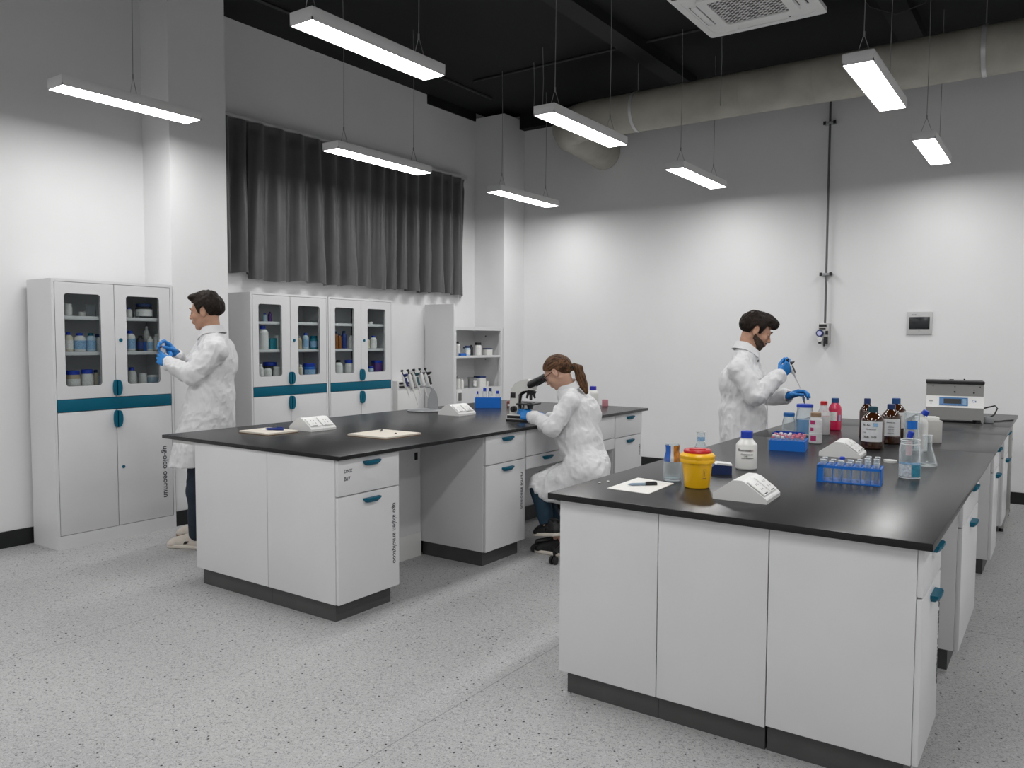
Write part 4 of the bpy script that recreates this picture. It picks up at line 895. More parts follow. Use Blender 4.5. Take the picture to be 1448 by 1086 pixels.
m = MB().tube([(hw, 0.16, 0.10), (hw+0.04, 0.15, 0.115), (hw+0.085, 0.14, 0.13), (hw+0.10, 0.13, 0.11), (hw+0.08, 0.12, 0.06), (hw+0.055, 0.10, 0.045)], 0.0055)
m.build('power_cable', BLACK, t)
m = MB().box((hw+0.012, 0.07, 0.0), (hw+0.075, 0.13, 0.045), 0.006); m.build('plug_block', SG, t)
t = thing('power_cord', 'black cord running over the end table edge beside the centrifuge', 'cord', (-0.42, 7.28, RB))
MB().tube([(-0.03, -0.08, 0.006), (0.01, -0.03, 0.006), (0.04, 0.05, 0.006), (0.075, 0.10, 0.006), (0.091, 0.12, 0.008)], 0.005).build('cord_run', BLACK, t)
# ------------------------------------------------------------------ curtain
CUR = mat('grey_curtain_cloth', (0.072, 0.072, 0.075), 0.42, noise=0.08, nscale=6, bump=0.15, bscale=12, sheen=0.3)
t = thing('curtain', 'dark grey pleated curtain hanging high on the left wall above the cabinets', 'curtain', (XW, 4.05, 0))
def cloth(y0, y1, zt, zb, seed, x0):
    rnd = random.Random(seed); ny, nz = int((y1-y0)*90), 36
    ph = [rnd.uniform(0, 6.28) for _ in range(8)]
    def X(y, s):                     # s 0 at top, 1 at the hem
        pl = 2*PI*y/0.205+1.3*math.sin(y*2.3+ph[0])+0.7*math.sin(y*6.1+ph[6])+ph[1]+0.8*s*math.sin(y*3.1+ph[2])
        w = math.sin(pl); w = math.copysign(abs(w)**0.75, w)
        a = (0.022+0.030*min(1, s*2.2)*(0.75+0.35*math.sin(y*4.3+ph[7])))*w+0.012*s*math.sin(2*pl+ph[3]+1.2*s)
        pinch = 0.020*math.exp(-((s-0.04)/0.03)**2)*max(0, math.cos(pl))
        return x0+a-pinch+0.018*s*math.sin(y*1.9+ph[5])+0.005*math.sin(10*s+y*17)*s+0.004*s*s*math.sin(23*s+y*29)
    vs = []; fs = []
    for i in range(ny+1):
        y = y0+(y1-y0)*i/ny
        for j in range(nz+1):
            s = j/nz; hem = zb+0.008*math.sin(y*9+ph[6])+0.006*math.sin(y*31)
            yy = y+0.012*s*math.sin(y*13+ph[7]+2*s)
            vs.append((X(y, s), yy, zt+(hem-zt)*s))
    for i in range(ny):
        for j in range(nz): fs.append((i*(nz+1)+j, i*(nz+1)+j+1, (i+1)*(nz+1)+j+1, (i+1)*(nz+1)+j))
    n = len(vs); back = [(p[0]-0.003, p[1], p[2]) for p in vs]
    return MB().add(vs, fs).add(back, [tuple(reversed(f)) for f in fs])
cloth(0.02, 0.60, 3.385, 2.035, 1, 0.10).build('curtain_panel', CUR, t, angle=80)
cloth(0.52, 3.62, 3.385, 1.995, 2, 0.115).build('curtain_panel', CUR, t, angle=80)
MB().box((0.05, 0.0, 3.39), (0.115, 3.66, 3.418), 0.003).build('curtain_track', OFFW, t)
m = MB()
for k in range(18): m.cyl((0.08, 0.1+0.2*k, 3.37), (0.08, 0.1+0.2*k, 3.395), 0.006, n=6)
m.build('hooks', DARK, t)
struct('trim_6', MB().box((XW, 7.69, 1.96), (XW+0.035, 7.715, 3.42)), WALLM, smooth=False)

# ------------------------------------------------------------------ round duct
DUCT = mat('duct_wrap', (0.40, 0.385, 0.33), 0.5, metal=0.0, noise=0.16, nscale=3.5, bump=0.25, bscale=5)
t = thing('ventilation_duct', 'thick round grey-green duct running along the top of the far wall', 'duct', (0, 7.4, 3.747))
pts = [(XR-0.01, 0, 0)]+[(2.2-0.35*k, 0, 0) for k in range(19)]
xe = -4.21
pts = [p for p in pts if p[0] > xe]+[(xe, 0, 0)]
R_ = 0.34
for k in range(1, 9): a = (PI/2)*k/8; pts.append((xe-R_*math.sin(a), R_*(1-math.cos(a)), -0.03*k/8))
pts += [(xe-R_, 0.5, -0.045), (xe-R_, 1.035, -0.09)]
MB().tube(pts, 0.192, 40, rs=[0.192 if i < len(pts)-8 else 0.192+0.012*math.sin(i*2.6) for i in range(len(pts))]).build('pipe', DUCT, t, angle=50)
def ring(x): return MB().lathe([(0.1935, 0), (0.198, 0), (0.198, 0.032), (0.1935, 0.032)], 40, (x, 0, 0), (1, 0, 0))
STRAP = mat('strap_metal', (0.6, 0.6, 0.6), 0.3, metal=0.3)
for x in (-3.64, -0.63, 1.6):
    s = ring(x).build('strap', STRAP, t)
    MB().cyl((x+0.016, 0, 0.192), (x+0.016, 0, ZC-3.747), 0.005, n=8).build('hanger_rod', WIRE, s)
for x in (-2.55, -1.9): MB().lathe([(0.1925, 0), (0.1945, 0.002), (0.1925, 0.012)], 40, (x, 0, 0), (1, 0, 0)).build('joint_band', DUCT, t)

# ------------------------------------------------------------------ ceiling cassette
t = thing('ceiling_air_conditioner', 'white square air conditioner panel hung under the black ceiling', 'air conditioner', (-2.095, 6.15, 4.0))
def sq(h, r, n=6):
    return rrect(-h, h, -h, h, r, n)
def ringplate(ho, ro, hi, ri, z0, z1, n=6):
    o, i = sq(ho, ro, n), sq(hi, ri, n); k = len(o)
    vs = [(a, b, z0) for a, b in o]+[(a, b, z0) for a, b in i]+[(a, b, z1) for a, b in o]+[(a, b, z1) for a, b in i]; fs = []
    for q in range(k):
        w = (q+1) % k
        fs += [(q, k+q, k+w, w), (2*k+q, 2*k+w, 3*k+w, 3*k+q), (q, w, 2*k+w, 2*k+q), (k+q, 3*k+q, 3*k+w, k+w)]
    return MB().add(vs, fs)
ACW = mat('ac_white', (0.88, 0.88, 0.87), 0.4)
ringplate(0.47, 0.03, 0.415, 0.10, 0.012, 0.045).build('outer_panel', ACW, t, angle=30)
ringplate(0.415, 0.10, 0.30, 0.06, 0.018, 0.045).build('louver_ring', ACW, t, angle=30)
ringplate(0.315, 0.06, 0.245, 0.03, 0.0, 0.045).build('centre_panel', ACW, t, angle=30)
gm = bpy.data.materials.new('grille_mesh'); gm.use_nodes = True; nt = gm.node_tree; b = nt.nodes['Principled BSDF']
tc = nt.nodes.new('ShaderNodeTexCoord'); mp_ = nt.nodes.new('ShaderNodeMapping'); mp_.inputs['Rotation'].default_value = (0, 0, PI/4); mp_.inputs['Scale'].default_value = (1, 1, 0)
v = nt.nodes.new('ShaderNodeTexVoronoi'); v.inputs['Scale'].default_value = 34; v.inputs['Randomness'].default_value = 0.0
r = nt.nodes.new('ShaderNodeValToRGB'); r.color_ramp.elements[0].position = 0.36; r.color_ramp.elements[1].position = 0.46; r.color_ramp.elements[0].color = (0.03, 0.03, 0.03, 1); r.color_ramp.elements[1].color = (0.75, 0.75, 0.74, 1)
nt.links.new(tc.outputs['Object'], mp_.inputs['Vector']); nt.links.new(mp_.outputs[0], v.inputs['Vector']); nt.links.new(v.outputs['Distance'], r.inputs['Fac']); nt.links.new(r.outputs['Color'], b.inputs['Base Color']); b.inputs['Roughness'].default_value = 0.5
MB().box((-0.245, -0.245, 0.010), (0.245, 0.245, 0.02)).build('intake_grille', gm, t, smooth=False)
for k in range(4):
    m = MB().box((-0.20, 0.335, 0.006), (0.20, 0.385, 0.020), 0.006); m.xf(rot_z(PI/2*k)).build('louver', ACW, t)
    m = MB().box((-0.21, 0.322, 0.016), (0.21, 0.334, 0.0185)).box((-0.21, 0.386, 0.016), (0.21, 0.396, 0.0185)); m.xf(rot_z(PI/2*k)).build('air_slot', BLACK, t)
MB().box((-0.42, -0.42, 0.045), (0.42, 0.42, 0.262)).build('casing', DARK, t)
MB().box((-0.44, -0.445, 0.006), (-0.40, -0.42, 0.013), 0.003).build('badge', DARK, t)

# ------------------------------------------------------------------ pipes and cords on the ceiling
CON = mat('dark_conduit', (0.03, 0.03, 0.032), 0.5)
for k, (a, b, rr, lb) in enumerate((
        ((-5.4, 7.0, 4.258), (-2.7, 7.0, 4.258), 0.012, 'thin dark conduit along the black ceiling left of the air conditioner'),
        ((-5.6, 4.2, 4.256), (-5.6, 7.6, 4.256), 0.014, 'thin dark conduit along the black ceiling above the curtain'),
        ((-1.1, 5.7, 4.25), (-0.5, 7.0, 4.25), 0.02, 'dark pipe on the black ceiling right of the air conditioner'))):
    MB().tube([Vector(a)-Vector(a), (Vector(b)-Vector(a))*0.5, Vector(b)-Vector(a)], rr).build('conduit', CON, None, a)
    tag(bpy.data.objects['conduit' if k == 0 else f'conduit.{k:03d}'], lb, 'conduit', 'dark conduits on the ceiling')
HC = mat('grey_cord', (0.22, 0.22, 0.22), 0.5)
for k, (x, y, zb, lb) in enumerate(((-2.62, 7.0, 3.55, 'thin grey cord hanging from the ceiling left of the duct strap'), (-4.25, 6.6, 3.62, 'thin cord hanging in front of the duct\'s left end'), (-4.55, 6.9, 3.75, 'thin cord hanging near the ceiling above the corner column lamp'))):
    MB().tube([(0, 0, 0), (0.004, 0.01, -0.3), (0, 0, zb-ZC)], 0.003, 6).build('dangling_wire', HC, None, (x, y, ZC))
    tag(bpy.data.objects['dangling_wire' if k == 0 else f'dangling_wire.{k:03d}'], lb, 'cord', 'cords hanging from the ceiling')
MB().tube([(0, 0, 0), (0.12, 0.05, -0.16), (0.3, 0.1, -0.24), (0.5, 0.1, -0.2), (0.62, 0.08, 0)], 0.004, 6).build('sagging_cable', CON, None, (-1.5, 6.9, ZC))
tag(bpy.data.objects['sagging_cable'], 'dark cable sagging under the ceiling right of the air conditioner', 'cable')

# ------------------------------------------------------------------ far wall: gas line and display panel
t = thing('gas_pipe', 'thin steel pipe running down the far wall to a small gauge block', 'pipe', (-2.01, YF, 0))
MB().tube([(0, -0.05, 4.0), (0, -0.05, 2.7), (0.002, -0.05, 1.6)], 0.011, 10).build('pipe_run', mat('pipe_steel', (0.13, 0.13, 0.13), 0.35, metal=0.5), t)
for z in (3.617, 2.126):
    c = MB().box((-0.055, -0.07, z-0.012), (0.055, 0, z+0.012), 0.003).build('wall_clip', SG, t)
    b = MB().box((-0.06, -0.073, z-0.016), (-0.035, -0.06, z+0.018)).box((0.035, -0.073, z-0.016), (0.06, -0.06, z+0.018)).build('clip_screw', BLACK, c)
v = MB().box((-0.045, -0.10, 1.43), (0.05, -0.0, 1.635), 0.004).build('valve_block', STEEL, t)
MB().box((0.005, -0.112, 1.43), (0.045, -0.10, 1.50)).box((-0.042, -0.112, 1.60), (0.03, -0.10, 1.625)).box((-0.04, -0.112, 1.575), (0.02, -0.1, 1.588)).box((-0.045, -0.108, 1.43), (-0.02, -0.1, 1.455)).box((0.02, -0.107, 1.52), (0.046, -0.1, 1.56)).build('fittings', BLACK, v)
g = MB().cyl((-0.03, -0.1, 1.535), (-0.03, -0.135, 1.535), 0.034, n=22).build('gauge_case', NAVYCAP, t)
MB().cyl((-0.03, -0.1345, 1.535), (-0.03, -0.137, 1.535), 0.023, n=22).build('gauge_face', mat('gauge_face', (0.5, 0.5, 0.75), 0.3), g)
MB().cyl((-0.03, -0.1, 1.475), (-0.03, -0.12, 1.475), 0.026, n=18).build('regulator_knob', CHROME, t)
MB().cyl((0.0, -0.06, 1.43), (0.0, -0.06, 1.405), 0.008, n=8).build('outlet', DARK, t)
t = thing('wall_panel', 'square light grey wall panel with dark display on the far wall', 'panel', (-1.16, YF, 1.632))
MB().box((-0.11, -0.02, -0.108), (0.11, 0, 0.108), 0.008).build('frame', OFFW, t)
MB().box((-0.088, -0.0225, -0.058), (0.088, -0.018, 0.058), 0.002).build('display', mat('dark_display', (0.015, 0.017, 0.019), 0.2), t)
m = MB()
for x in (-0.065, -0.052, -0.038): m.box((x, -0.022, 0.076), (x+0.009, -0.019, 0.082))
m.build('indicator', DARK, t)
MB().cyl((0, -0.0195, -0.073), (0, -0.0225, -0.073), 0.006, n=8).build('button', SG, t)

# ------------------------------------------------------------------ swivel stool
sc_ = Vector((-2.70, 4.635, 0))
t = thing('lab_stool', 'black swivel stool on casters under the seated woman', 'stool', sc_)
MB().lathe([(0, 0.385), (0.14, 0.385), (0.165, 0.40), (0.168, 0.425), (0.15, 0.44), (0, 0.443)], 26).build('seat', mat('black_vinyl', (0.012, 0.012, 0.013), 0.45), t)
MB().lathe([(0, 0.12), (0.032, 0.12), (0.032, 0.27), (0.018, 0.275), (0.018, 0.386), (0, 0.386)], 18).build('gas_lift', BLACK, t)
MB().lathe([(0, 0.085), (0.05, 0.085), (0.045, 0.125), (0, 0.13)], 18).build('hub', BLACK, t)
for k in range(5):
    a = math.radians(-89+72*k); dx, dy = math.cos(a), math.sin(a)
    l = MB().tube([(dx*0.03, dy*0.03, 0.105), (dx*0.16, dy*0.16, 0.095), (dx*0.27, dy*0.27, 0.072)], 0.02, 8, rs=[0.024, 0.020, 0.015]).build('leg', BLACK, t)
    c = MB()
    for s in (-1, 1): c.cyl((dx*0.28-dy*0.006*s, dy*0.28+dx*0.006*s, 0.026), (dx*0.28-dy*0.022*s, dy*0.28+dx*0.022*s, 0.026), 0.026, n=16)
    c.cyl((dx*0.272, dy*0.272, 0.03), (dx*0.272, dy*0.272, 0.075), 0.008)
    c.build('caster', BLACK, l)
# ------------------------------------------------------------------ people: smooth implicit bodies turned into meshes
_rng = np.random.default_rng(7); _LAT = _rng.random((33, 33, 33)).astype(np.float32)*2-1
def vnoise(x, y, z):
    xi, yi, zi = np.floor(x).astype(int), np.floor(y).astype(int), np.floor(z).astype(int)
    fx, fy, fz = x-xi, y-yi, z-zi
    fx, fy, fz = fx*fx*(3-2*fx), fy*fy*(3-2*fy), fz*fz*(3-2*fz)
    g = lambda a, b, c: _LAT[(xi+a) % 33, (yi+b) % 33, (zi+c) % 33]
    l = lambda a, b, t: a+(b-a)*t
    return l(l(l(g(0, 0, 0), g(1, 0, 0), fx), l(g(0, 1, 0), g(1, 1, 0), fx), fy), l(l(g(0, 0, 1), g(1, 0, 1), fx), l(g(0, 1, 1), g(1, 1, 1), fx), fy), fz)
A_ = lambda p: np.array(p, dtype=np.float64)
def unit(v): v = A_(v); return v/np.linalg.norm(v)
class SDF:
    def __init__(s, lo, hi, h):
        s.lo = A_(lo); s.h = h; s.n = np.ceil((A_(hi)-s.lo)/h).astype(int)+1
        s.F = np.full(s.n, 0.5, np.float32); s.ax = [(s.lo[i]+h*np.arange(s.n[i])).astype(np.float32) for i in range(3)]
    def blk(s, lo, hi):
        a = np.clip(np.floor((A_(lo)-s.lo)/s.h).astype(int), 0, s.n); b = np.clip(np.ceil((A_(hi)-s.lo)/s.h).astype(int)+1, 0, s.n)
        sl = tuple(slice(int(a[i]), int(b[i])) for i in range(3))
        return sl, s.ax[0][sl[0]][:, None, None], s.ax[1][sl[1]][None, :, None], s.ax[2][sl[2]][None, None, :]
    def comb(s, sl, d, k, op):
        f = s.F[sl]
        if f.size == 0: return
        d = np.broadcast_to(d, f.shape)
        if op == 'u':
            if k > 0: t = np.clip(0.5+0.5*(f-d)/k, 0, 1); s.F[sl] = f+(d-f)*t-k*t*(1-t)
            else: s.F[sl] = np.minimum(f, d)
        elif op == 's':
            d = -d
            if k > 0: t = np.clip(0.5-0.5*(f-d)/k, 0, 1); s.F[sl] = f+(d-f)*t+k*t*(1-t)
            else: s.F[sl] = np.maximum(f, d)
        else: s.F[sl] = np.maximum(f, d)
    def cap(s, a, b, ra, rb=None, k=0.02, op='u', flat=None):
        a = A_(a); b = A_(b); rb = ra if rb is None else rb; m = max(ra, rb)+k+3*s.h
        sl, X, Y, Z = s.blk(np.minimum(a, b)-m, np.maximum(a, b)+m)
        d = b-a; L = float(d@d)+1e-9
        t = np.clip(((X-a[0])*d[0]+(Y-a[1])*d[1]+(Z-a[2])*d[2])/L, 0, 1)
        dx, dy, dz = X-a[0]-t*d[0], Y-a[1]-t*d[1], Z-a[2]-t*d[2]
        if flat is not None:                      # flatten across a direction: (axis, factor > 1 squeezes)
            ax, q = flat; ax = unit(ax); pr = dx*ax[0]+dy*ax[1]+dz*ax[2]
            dx, dy, dz = dx+(q-1)*pr*ax[0], dy+(q-1)*pr*ax[1], dz+(q-1)*pr*ax[2]
        s.comb(sl, np.sqrt(dx*dx+dy*dy+dz*dz)-(ra+(rb-ra)*t), k, op); return s
    def ell(s, c, r, B=None, k=0.02, op='u'):
        c = A_(c); r = A_(r); B = np.eye(3) if B is None else A_(B); m = max(r)+k+3*s.h
        sl, X, Y, Z = s.blk(c-m, c+m)
        P = [X-c[0], Y-c[1], Z-c[2]]
        q = [(P[0]*B[i][0]+P[1]*B[i][1]+P[2]*B[i][2])/r[i] for i in range(3)]
        k0 = np.sqrt(q[0]**2+q[1]**2+q[2]**2); k1 = np.sqrt((q[0]/r[0])**2+(q[1]/r[1])**2+(q[2]/r[2])**2)+1e-6
        s.comb(sl, k0*(k0-1)/k1, k, op); return s
    def half(s, p, n):                            # keep the side where (x-p).n < 0
        n = unit(n); p = A_(p)
        d = (s.ax[0][:, None, None]-p[0])*n[0]+(s.ax[1][None, :, None]-p[1])*n[1]+(s.ax[2][None, None, :]-p[2])*n[2]
        s.F = np.maximum(s.F, d.astype(np.float32)); return s
    def disp(s, fn):
        near = np.abs(s.F) < 0.05; I = np.nonzero(near)
        s.F[I] += fn(s.ax[0][I[0]], s.ax[1][I[1]], s.ax[2][I[2]]).astype(np.float32); return s
    def sample(s, p):
        q = (A_(p)-s.lo)/s.h; i = np.floor(q).astype(int)
        if (i < 0).any() or (i >= s.n-1).any(): return 0.5
        f = q-i; c = s.F[i[0]:i[0]+2, i[1]:i[1]+2, i[2]:i[2]+2]
        c = c[0]*(1-f[0])+c[1]*f[0]; c = c[0]*(1-f[1])+c[1]*f[1]; return float(c[0]*(1-f[2])+c[1]*f[2])
    def surf(s, px, py, d0, d1):                  # first point of the surface met by a line of sight
        for d in np.arange(d0, d1, 0.004):
            if s.sample(W(px, py, d)) < 0: return W(px, py, d)
        return W(px, py, (d0+d1)/2)
    def mesh(s, name, m, parent, origin, smooth_iter=0):
        F = s.F; S = F < 0; nx, ny, nz = F.shape
        c = np.zeros((nx-1, ny-1, nz-1), np.int8)
        for i in (0, 1):
            for j in (0, 1):
                for k in (0, 1): c += S[i:nx-1+i, j:ny-1+j, k:nz-1+k]
        act = (c > 0) & (c < 8); I, J, K = np.nonzero(act)
        idx = np.full(act.shape, -1, np.int32); idx[I, J, K] = np.arange(len(I))
        acc = np.zeros((len(I), 3)); cnt = np.zeros(len(I)); cor = [(i, j, k) for i in (0, 1) for j in (0, 1) for k in (0, 1)]
        for a in cor:
            for ax in range(3):
                if a[ax] == 0:
                    b = list(a); b[ax] = 1
                    fa = F[I+a[0], J+a[1], K+a[2]]; fb = F[I+b[0], J+b[1], K+b[2]]; cr = (fa < 0) != (fb < 0)
                    t = np.where(cr, fa/np.where(cr, fa-fb, 1), 0)
                    q = np.tile(A_(a), (len(I), 1)); q[:, ax] += t
                    acc[cr] += q[cr]; cnt += cr
        V = (np.stack([I, J, K], 1)+acc/cnt[:, None])*s.h+s.lo-A_(origin)
        faces = []
        for ax in range(3):
            o1, o2 = [q for q in range(3) if q != ax]
            sl0 = [slice(None)]*3; sl1 = [slice(None)]*3; sl0[ax] = slice(0, -1); sl1[ax] = slice(1, None)
            A, B = S[tuple(sl0)], S[tuple(sl1)]
            for sgn in (0, 1):
                cr = (A & ~B) if sgn == 0 else (~A & B)
                P = np.stack(np.nonzero(cr), 1)
                P = P[(P[:, o1] > 0) & (P[:, o2] > 0) & (P[:, o1] < F.shape[o1]-1) & (P[:, o2] < F.shape[o2]-1)]
                if len(P) == 0: continue
                q = []
                for d1, d2 in ((1, 1), (0, 1), (0, 0), (1, 0)):
                    Q = P.copy(); Q[:, o1] -= d1; Q[:, o2] -= d2; q.append(idx[Q[:, 0], Q[:, 1], Q[:, 2]])
                q = np.stack(q, 1)
                if (sgn == 1) != (ax == 1): q = q[:, ::-1]
                faces.append(q)
        Fc = np.concatenate(faces); Fc = Fc[(Fc >= 0).all(1)]
        me = bpy.data.meshes.new(name); me.from_pydata(V.tolist(), [], Fc.tolist()); me.update()
        me.polygons.foreach_set('use_smooth', [True]*len(me.polygons))
        o = bpy.data.objects.new(name, me); C.objects.link(o); me.materials.append(m)
        if parent is not None: o.parent = parent
        else: o.location = [float(x) for x in origin]
        return o
UP = A_((0, 0, 1)); RH = A_(_r0); FH = A_((-math.sin(YAW), math.cos(YAW), 0))
def basis(x, up):
    x = unit(x); y = unit(np.cross(up, x)); return np.array([x, y, np.cross(x, y)])
SKIN = mat('skin', (0.46, 0.255, 0.17), 0.5, noise=0.06, nscale=30); SKINF = mat('skin_light', (0.50, 0.30, 0.215), 0.48, noise=0.05, nscale=30)
LIP = mat('lips', (0.33, 0.13, 0.10), 0.45); EYEW = mat('eye_white', (0.6, 0.58, 0.55), 0.25); IRIS = mat('iris', (0.03, 0.02, 0.015), 0.2)
def strand_mat(name, col, hi, B=None, scale=(60, 160, 60)):
    m = bpy.data.materials.new(name); m.use_nodes = True; nt = m.node_tree; b = nt.nodes['Principled BSDF']
    tc = nt.nodes.new('ShaderNodeTexCoord'); mp = nt.nodes.new('ShaderNodeMapping'); mp.inputs['Scale'].default_value = scale
    m0 = nt.nodes.new('ShaderNodeMapping')
    if B is not None: m0.inputs['Rotation'].default_value = Matrix([list(r_) for r_ in B]).to_euler()
    n = nt.nodes.new('ShaderNodeTexNoise'); n.inputs['Scale'].default_value = 1.0; n.inputs['Detail'].default_value = 3
    r = nt.nodes.new('ShaderNodeValToRGB'); r.color_ramp.elements[0].color = (*col, 1); r.color_ramp.elements[1].color = (*hi, 1); r.color_ramp.elements[0].position = .35; r.color_ramp.elements[1].position = .7
    L = nt.links.new; L(tc.outputs['Object'], m0.inputs['Vector']); L(m0.outputs[0], mp.inputs['Vector']); L(mp.outputs[0], n.inputs['Vector']); L(n.outputs['Fac'], r.inputs['Fac']); L(r.outputs['Color'], b.inputs['Base Color'])
    bp = nt.nodes.new('ShaderNodeBump'); bp.inputs['Strength'].default_value = 0.5; bp.inputs['Distance'].default_value = 0.004; L(n.outputs['Fac'], bp.inputs['Height']); L(bp.outputs['Normal'], b.inputs['Normal'])
    b.inputs['Roughness'].default_value = 0.55; b.inputs['Specular IOR Level'].default_value = 0.16
    return m
HAIRD = strand_mat('dark_brown_hair', (0.006, 0.0045, 0.004), (0.026, 0.016, 0.011)); HAIRB = strand_mat('light_brown_hair', (0.028, 0.014, 0.008), (0.15, 0.075, 0.038))
COAT = mat('white_cotton_coat', (0.68, 0.68, 0.69), 0.8, noise=0.025, nscale=10, bump=0.12, bscale=28)
GLOVE = mat('blue_nitrile_glove', (0.022, 0.20, 0.55), 0.42, noise=0.1, nscale=40, bump=0.08, bscale=120)
NAVYT = mat('navy_trousers', (0.012, 0.02, 0.036), 0.8, noise=0.15, nscale=25, bump=0.1, bscale=40); PETROL = mat('petrol_blue_trousers', (0.005, 0.025, 0.046), 0.8, noise=0.15, nscale=25, bump=0.1, bscale=40)
SHOE = mat('cream_shoe_leather', (0.55, 0.50, 0.44), 0.5, noise=0.06, nscale=20); SOLE = mat('pale_rubber_sole', (0.62, 0.57, 0.50), 0.5); GUM = mat('gum_sole', (0.22, 0.13, 0.08), 0.5)

def head_prims(f, c, B, k=1.0):
    """c: centre at ear/eye level, B rows: forward, left, up; k: scale"""
    T = lambda x, y, z: c+k*(x*B[0]+y*B[1]+z*B[2]); e = lambda p, r, **q: f.ell(T(*p), A_(r)*k, B, **q)
    e((-.014, 0, .036), (.098, .076, .086), k=.0)
    e((.030, 0, -.030), (.060, .058, .085), k=.03)
    f.cap(T(.025, 0, -.07), T(.064, 0, -.098), .043*k, .021*k, .02)
    for s in (-1, 1):
        f.cap(T(-.012, s*.050, -.048), T(.05, s*.018, -.096), .02*k, .015*k, .02)
        f.cap(T(.078, s*.034, .022), T(.087, s*.010, .019), .013*k, .012*k, .012)
        e((.058, s*.040, -.028), (.026, .02, .022), k=.015)
        e((.101, s*.034, .003), (.016, .017, .0115), k=.010, op='s')
        e((.0775, s*.033, .002), (.0125, .014, .0105), k=.003)
        e((.097, s*.0115, -.034), (.011, .008, .008), k=.006)
    f.cap(T(.086, 0, .012), T(.110, 0, -.030), .0085*k, .0115*k, .012)
    e((.083, 0, -.062), (.017, .027, .017), k=.012)
    f.cap(T(.094, -.014, -.057), T(.094, .014, -.057), .0065*k, None, .006)
    f.cap(T(.0915, -.012, -.067), T(.0915, .012, -.067), .007*k, None, .006)
    for s in (-1, 1):
        Bt = np.array([unit(B[0]+0.35*s*B[1]), unit(B[1]-0.35*s*B[0]), B[2]])
        f.ell(T(-.014, s*.080, -.004), A_((.020, .0075, .033))*k, Bt, k=.006)
        f.ell(T(-.010, s*.0875, .001), A_((.0105, .005, .018))*k, Bt, k=.004, op='s')
        f.ell(T(-.010, s*.079, -.030), A_((.010, .006, .010))*k, Bt, k=.005)
def face_bits(root, org, c, B, k, brow=HAIRD, closed=False):
    T = lambda x, y, z: c+k*(x*B[0]+y*B[1]+z*B[2])-A_(org)
    for s in (-1, 1):
        e = MB().sphere((0, 0, 0), (.0035*k, .0095*k, .0022*k), 12)
        e.v = [tuple(T(.0885, s*.0335, -.0025)+p[0]*B[0]+p[1]*B[1]+p[2]*B[2]) for p in e.v]; e = e.build('eye', EYEW, root)
        MB().sphere(T(.0905, s*.0335, -.0025), .0022*k, 10).build('iris', IRIS, e)
        MB().tube([T(.0885, s*.023, -.001), T(.0915, s*.034, .0), T(.083, s*.046, -.002)], .0018*k, 6).build('eyelashes', IRIS, e)
        MB().tube([T(.1, s*.014, .026), T(.0985, s*.028, .033), T(.088, s*.043, .031)], .004*k, 6, rs=[.0035*k, .0045*k, .0025*k]).build('eyebrow', brow, root)
    MB().tube([T(.0985, -.018, -.0585), T(.1015, 0, -.0565), T(.0985, .018, -.0585)], .003*k, 6, rs=[.0015, .0036, .0015]).tube([T(.096, -.016, -.0665), T(.0985, 0, -.0675), T(.096, .016, -.0665)], .003*k, 6, rs=[.0015, .004, .0015]).build('lips', LIP, root)
def hand_prims(f, w, x, y, z, curl, grow=0.0, thumb=((.62, .62, -.45), (.75, .25, -.6), (.8, 0, -.6)), spread=1.0, k=1.0, cuff=True):
    x = unit(x); z = unit(A_(z)-x*np.dot(x, z)); yy = np.cross(z, x); y = yy if np.dot(yy, y) > 0 else -yy
    T = lambda a, b, c_: w+k*(a*x+b*y+c_*z); g = grow
    if cuff: f.cap(T(-.055, 0, 0), T(.012, 0, 0), .029*k+g, .027*k+g, .012, flat=(z, 1.2))
    ys = (.031, .0105, -.010, -.029); kx = (.090, .094, .089, .080); ln = ((.043, .026, .021), (.047, .029, .022), (.043, .027, .021), (.033, .020, .019))
    f.ell(T(.052, .001, 0), A_((.045, .036, .0155))*k+g, np.array([x, y, z]), k=.012)
    for i in range(4):
        f.cap(T(.012, ys[i]*.55, 0), T(kx[i], ys[i], .001), (.0125)*k+g, .0110*k+g, .010)
    f.cap(T(.010, .016, -.006), T(.045, .030, -.010), .016*k+g, .014*k+g, .012)
    tips = []
    for i in range(4):
        p = T(kx[i], ys[i], .001); a = 0.0; sp = unit(x+y*ys[i]*2.2*spread)
        for j in range(3):
            a += curl[i][j]; d = sp*math.cos(a)-z*math.sin(a); q = p+d*ln[i][j]*k
            f.cap(p, q, ((.0092, .0085, .0078)[j]-(.0012 if i == 3 else 0))*k+g, ((.0085, .0078, .0068)[j]-(.0012 if i == 3 else 0))*k+g, .0035); p = q
        tips.append(p)
    p = T(.030, .034, -.008)
    for j, L in enumerate((.036, .032, .026)):
        d = unit(thumb[j][0]*x+thumb[j][1]*y+thumb[j][2]*z); q = p+d*L*k
        f.cap(p, q, (.0115, .0098, .0088)[j]*k+g, (.0098, .0088, .0072)[j]*k+g, .005); p = q
    return tips, p
def folds(amp, sx, sy, sz, seed, ridged=True, dirv=None):
    def fn(x, y, z):
        wx = x+0.06*vnoise(x*5+seed, y*5, z*5); wz = z+0.08*vnoise(x*4, y*4+seed, z*4)
        n = vnoise(wx*sx+seed, y*sy, wz*sz); n2 = vnoise(wx*sx*2.1, y*sy*2.1+seed, wz*sz*1.7)
        if ridged: n = 1-2*np.abs(n); n2 = 1-2*np.abs(n2)
        return -amp*(n+0.45*n2)
    return fn
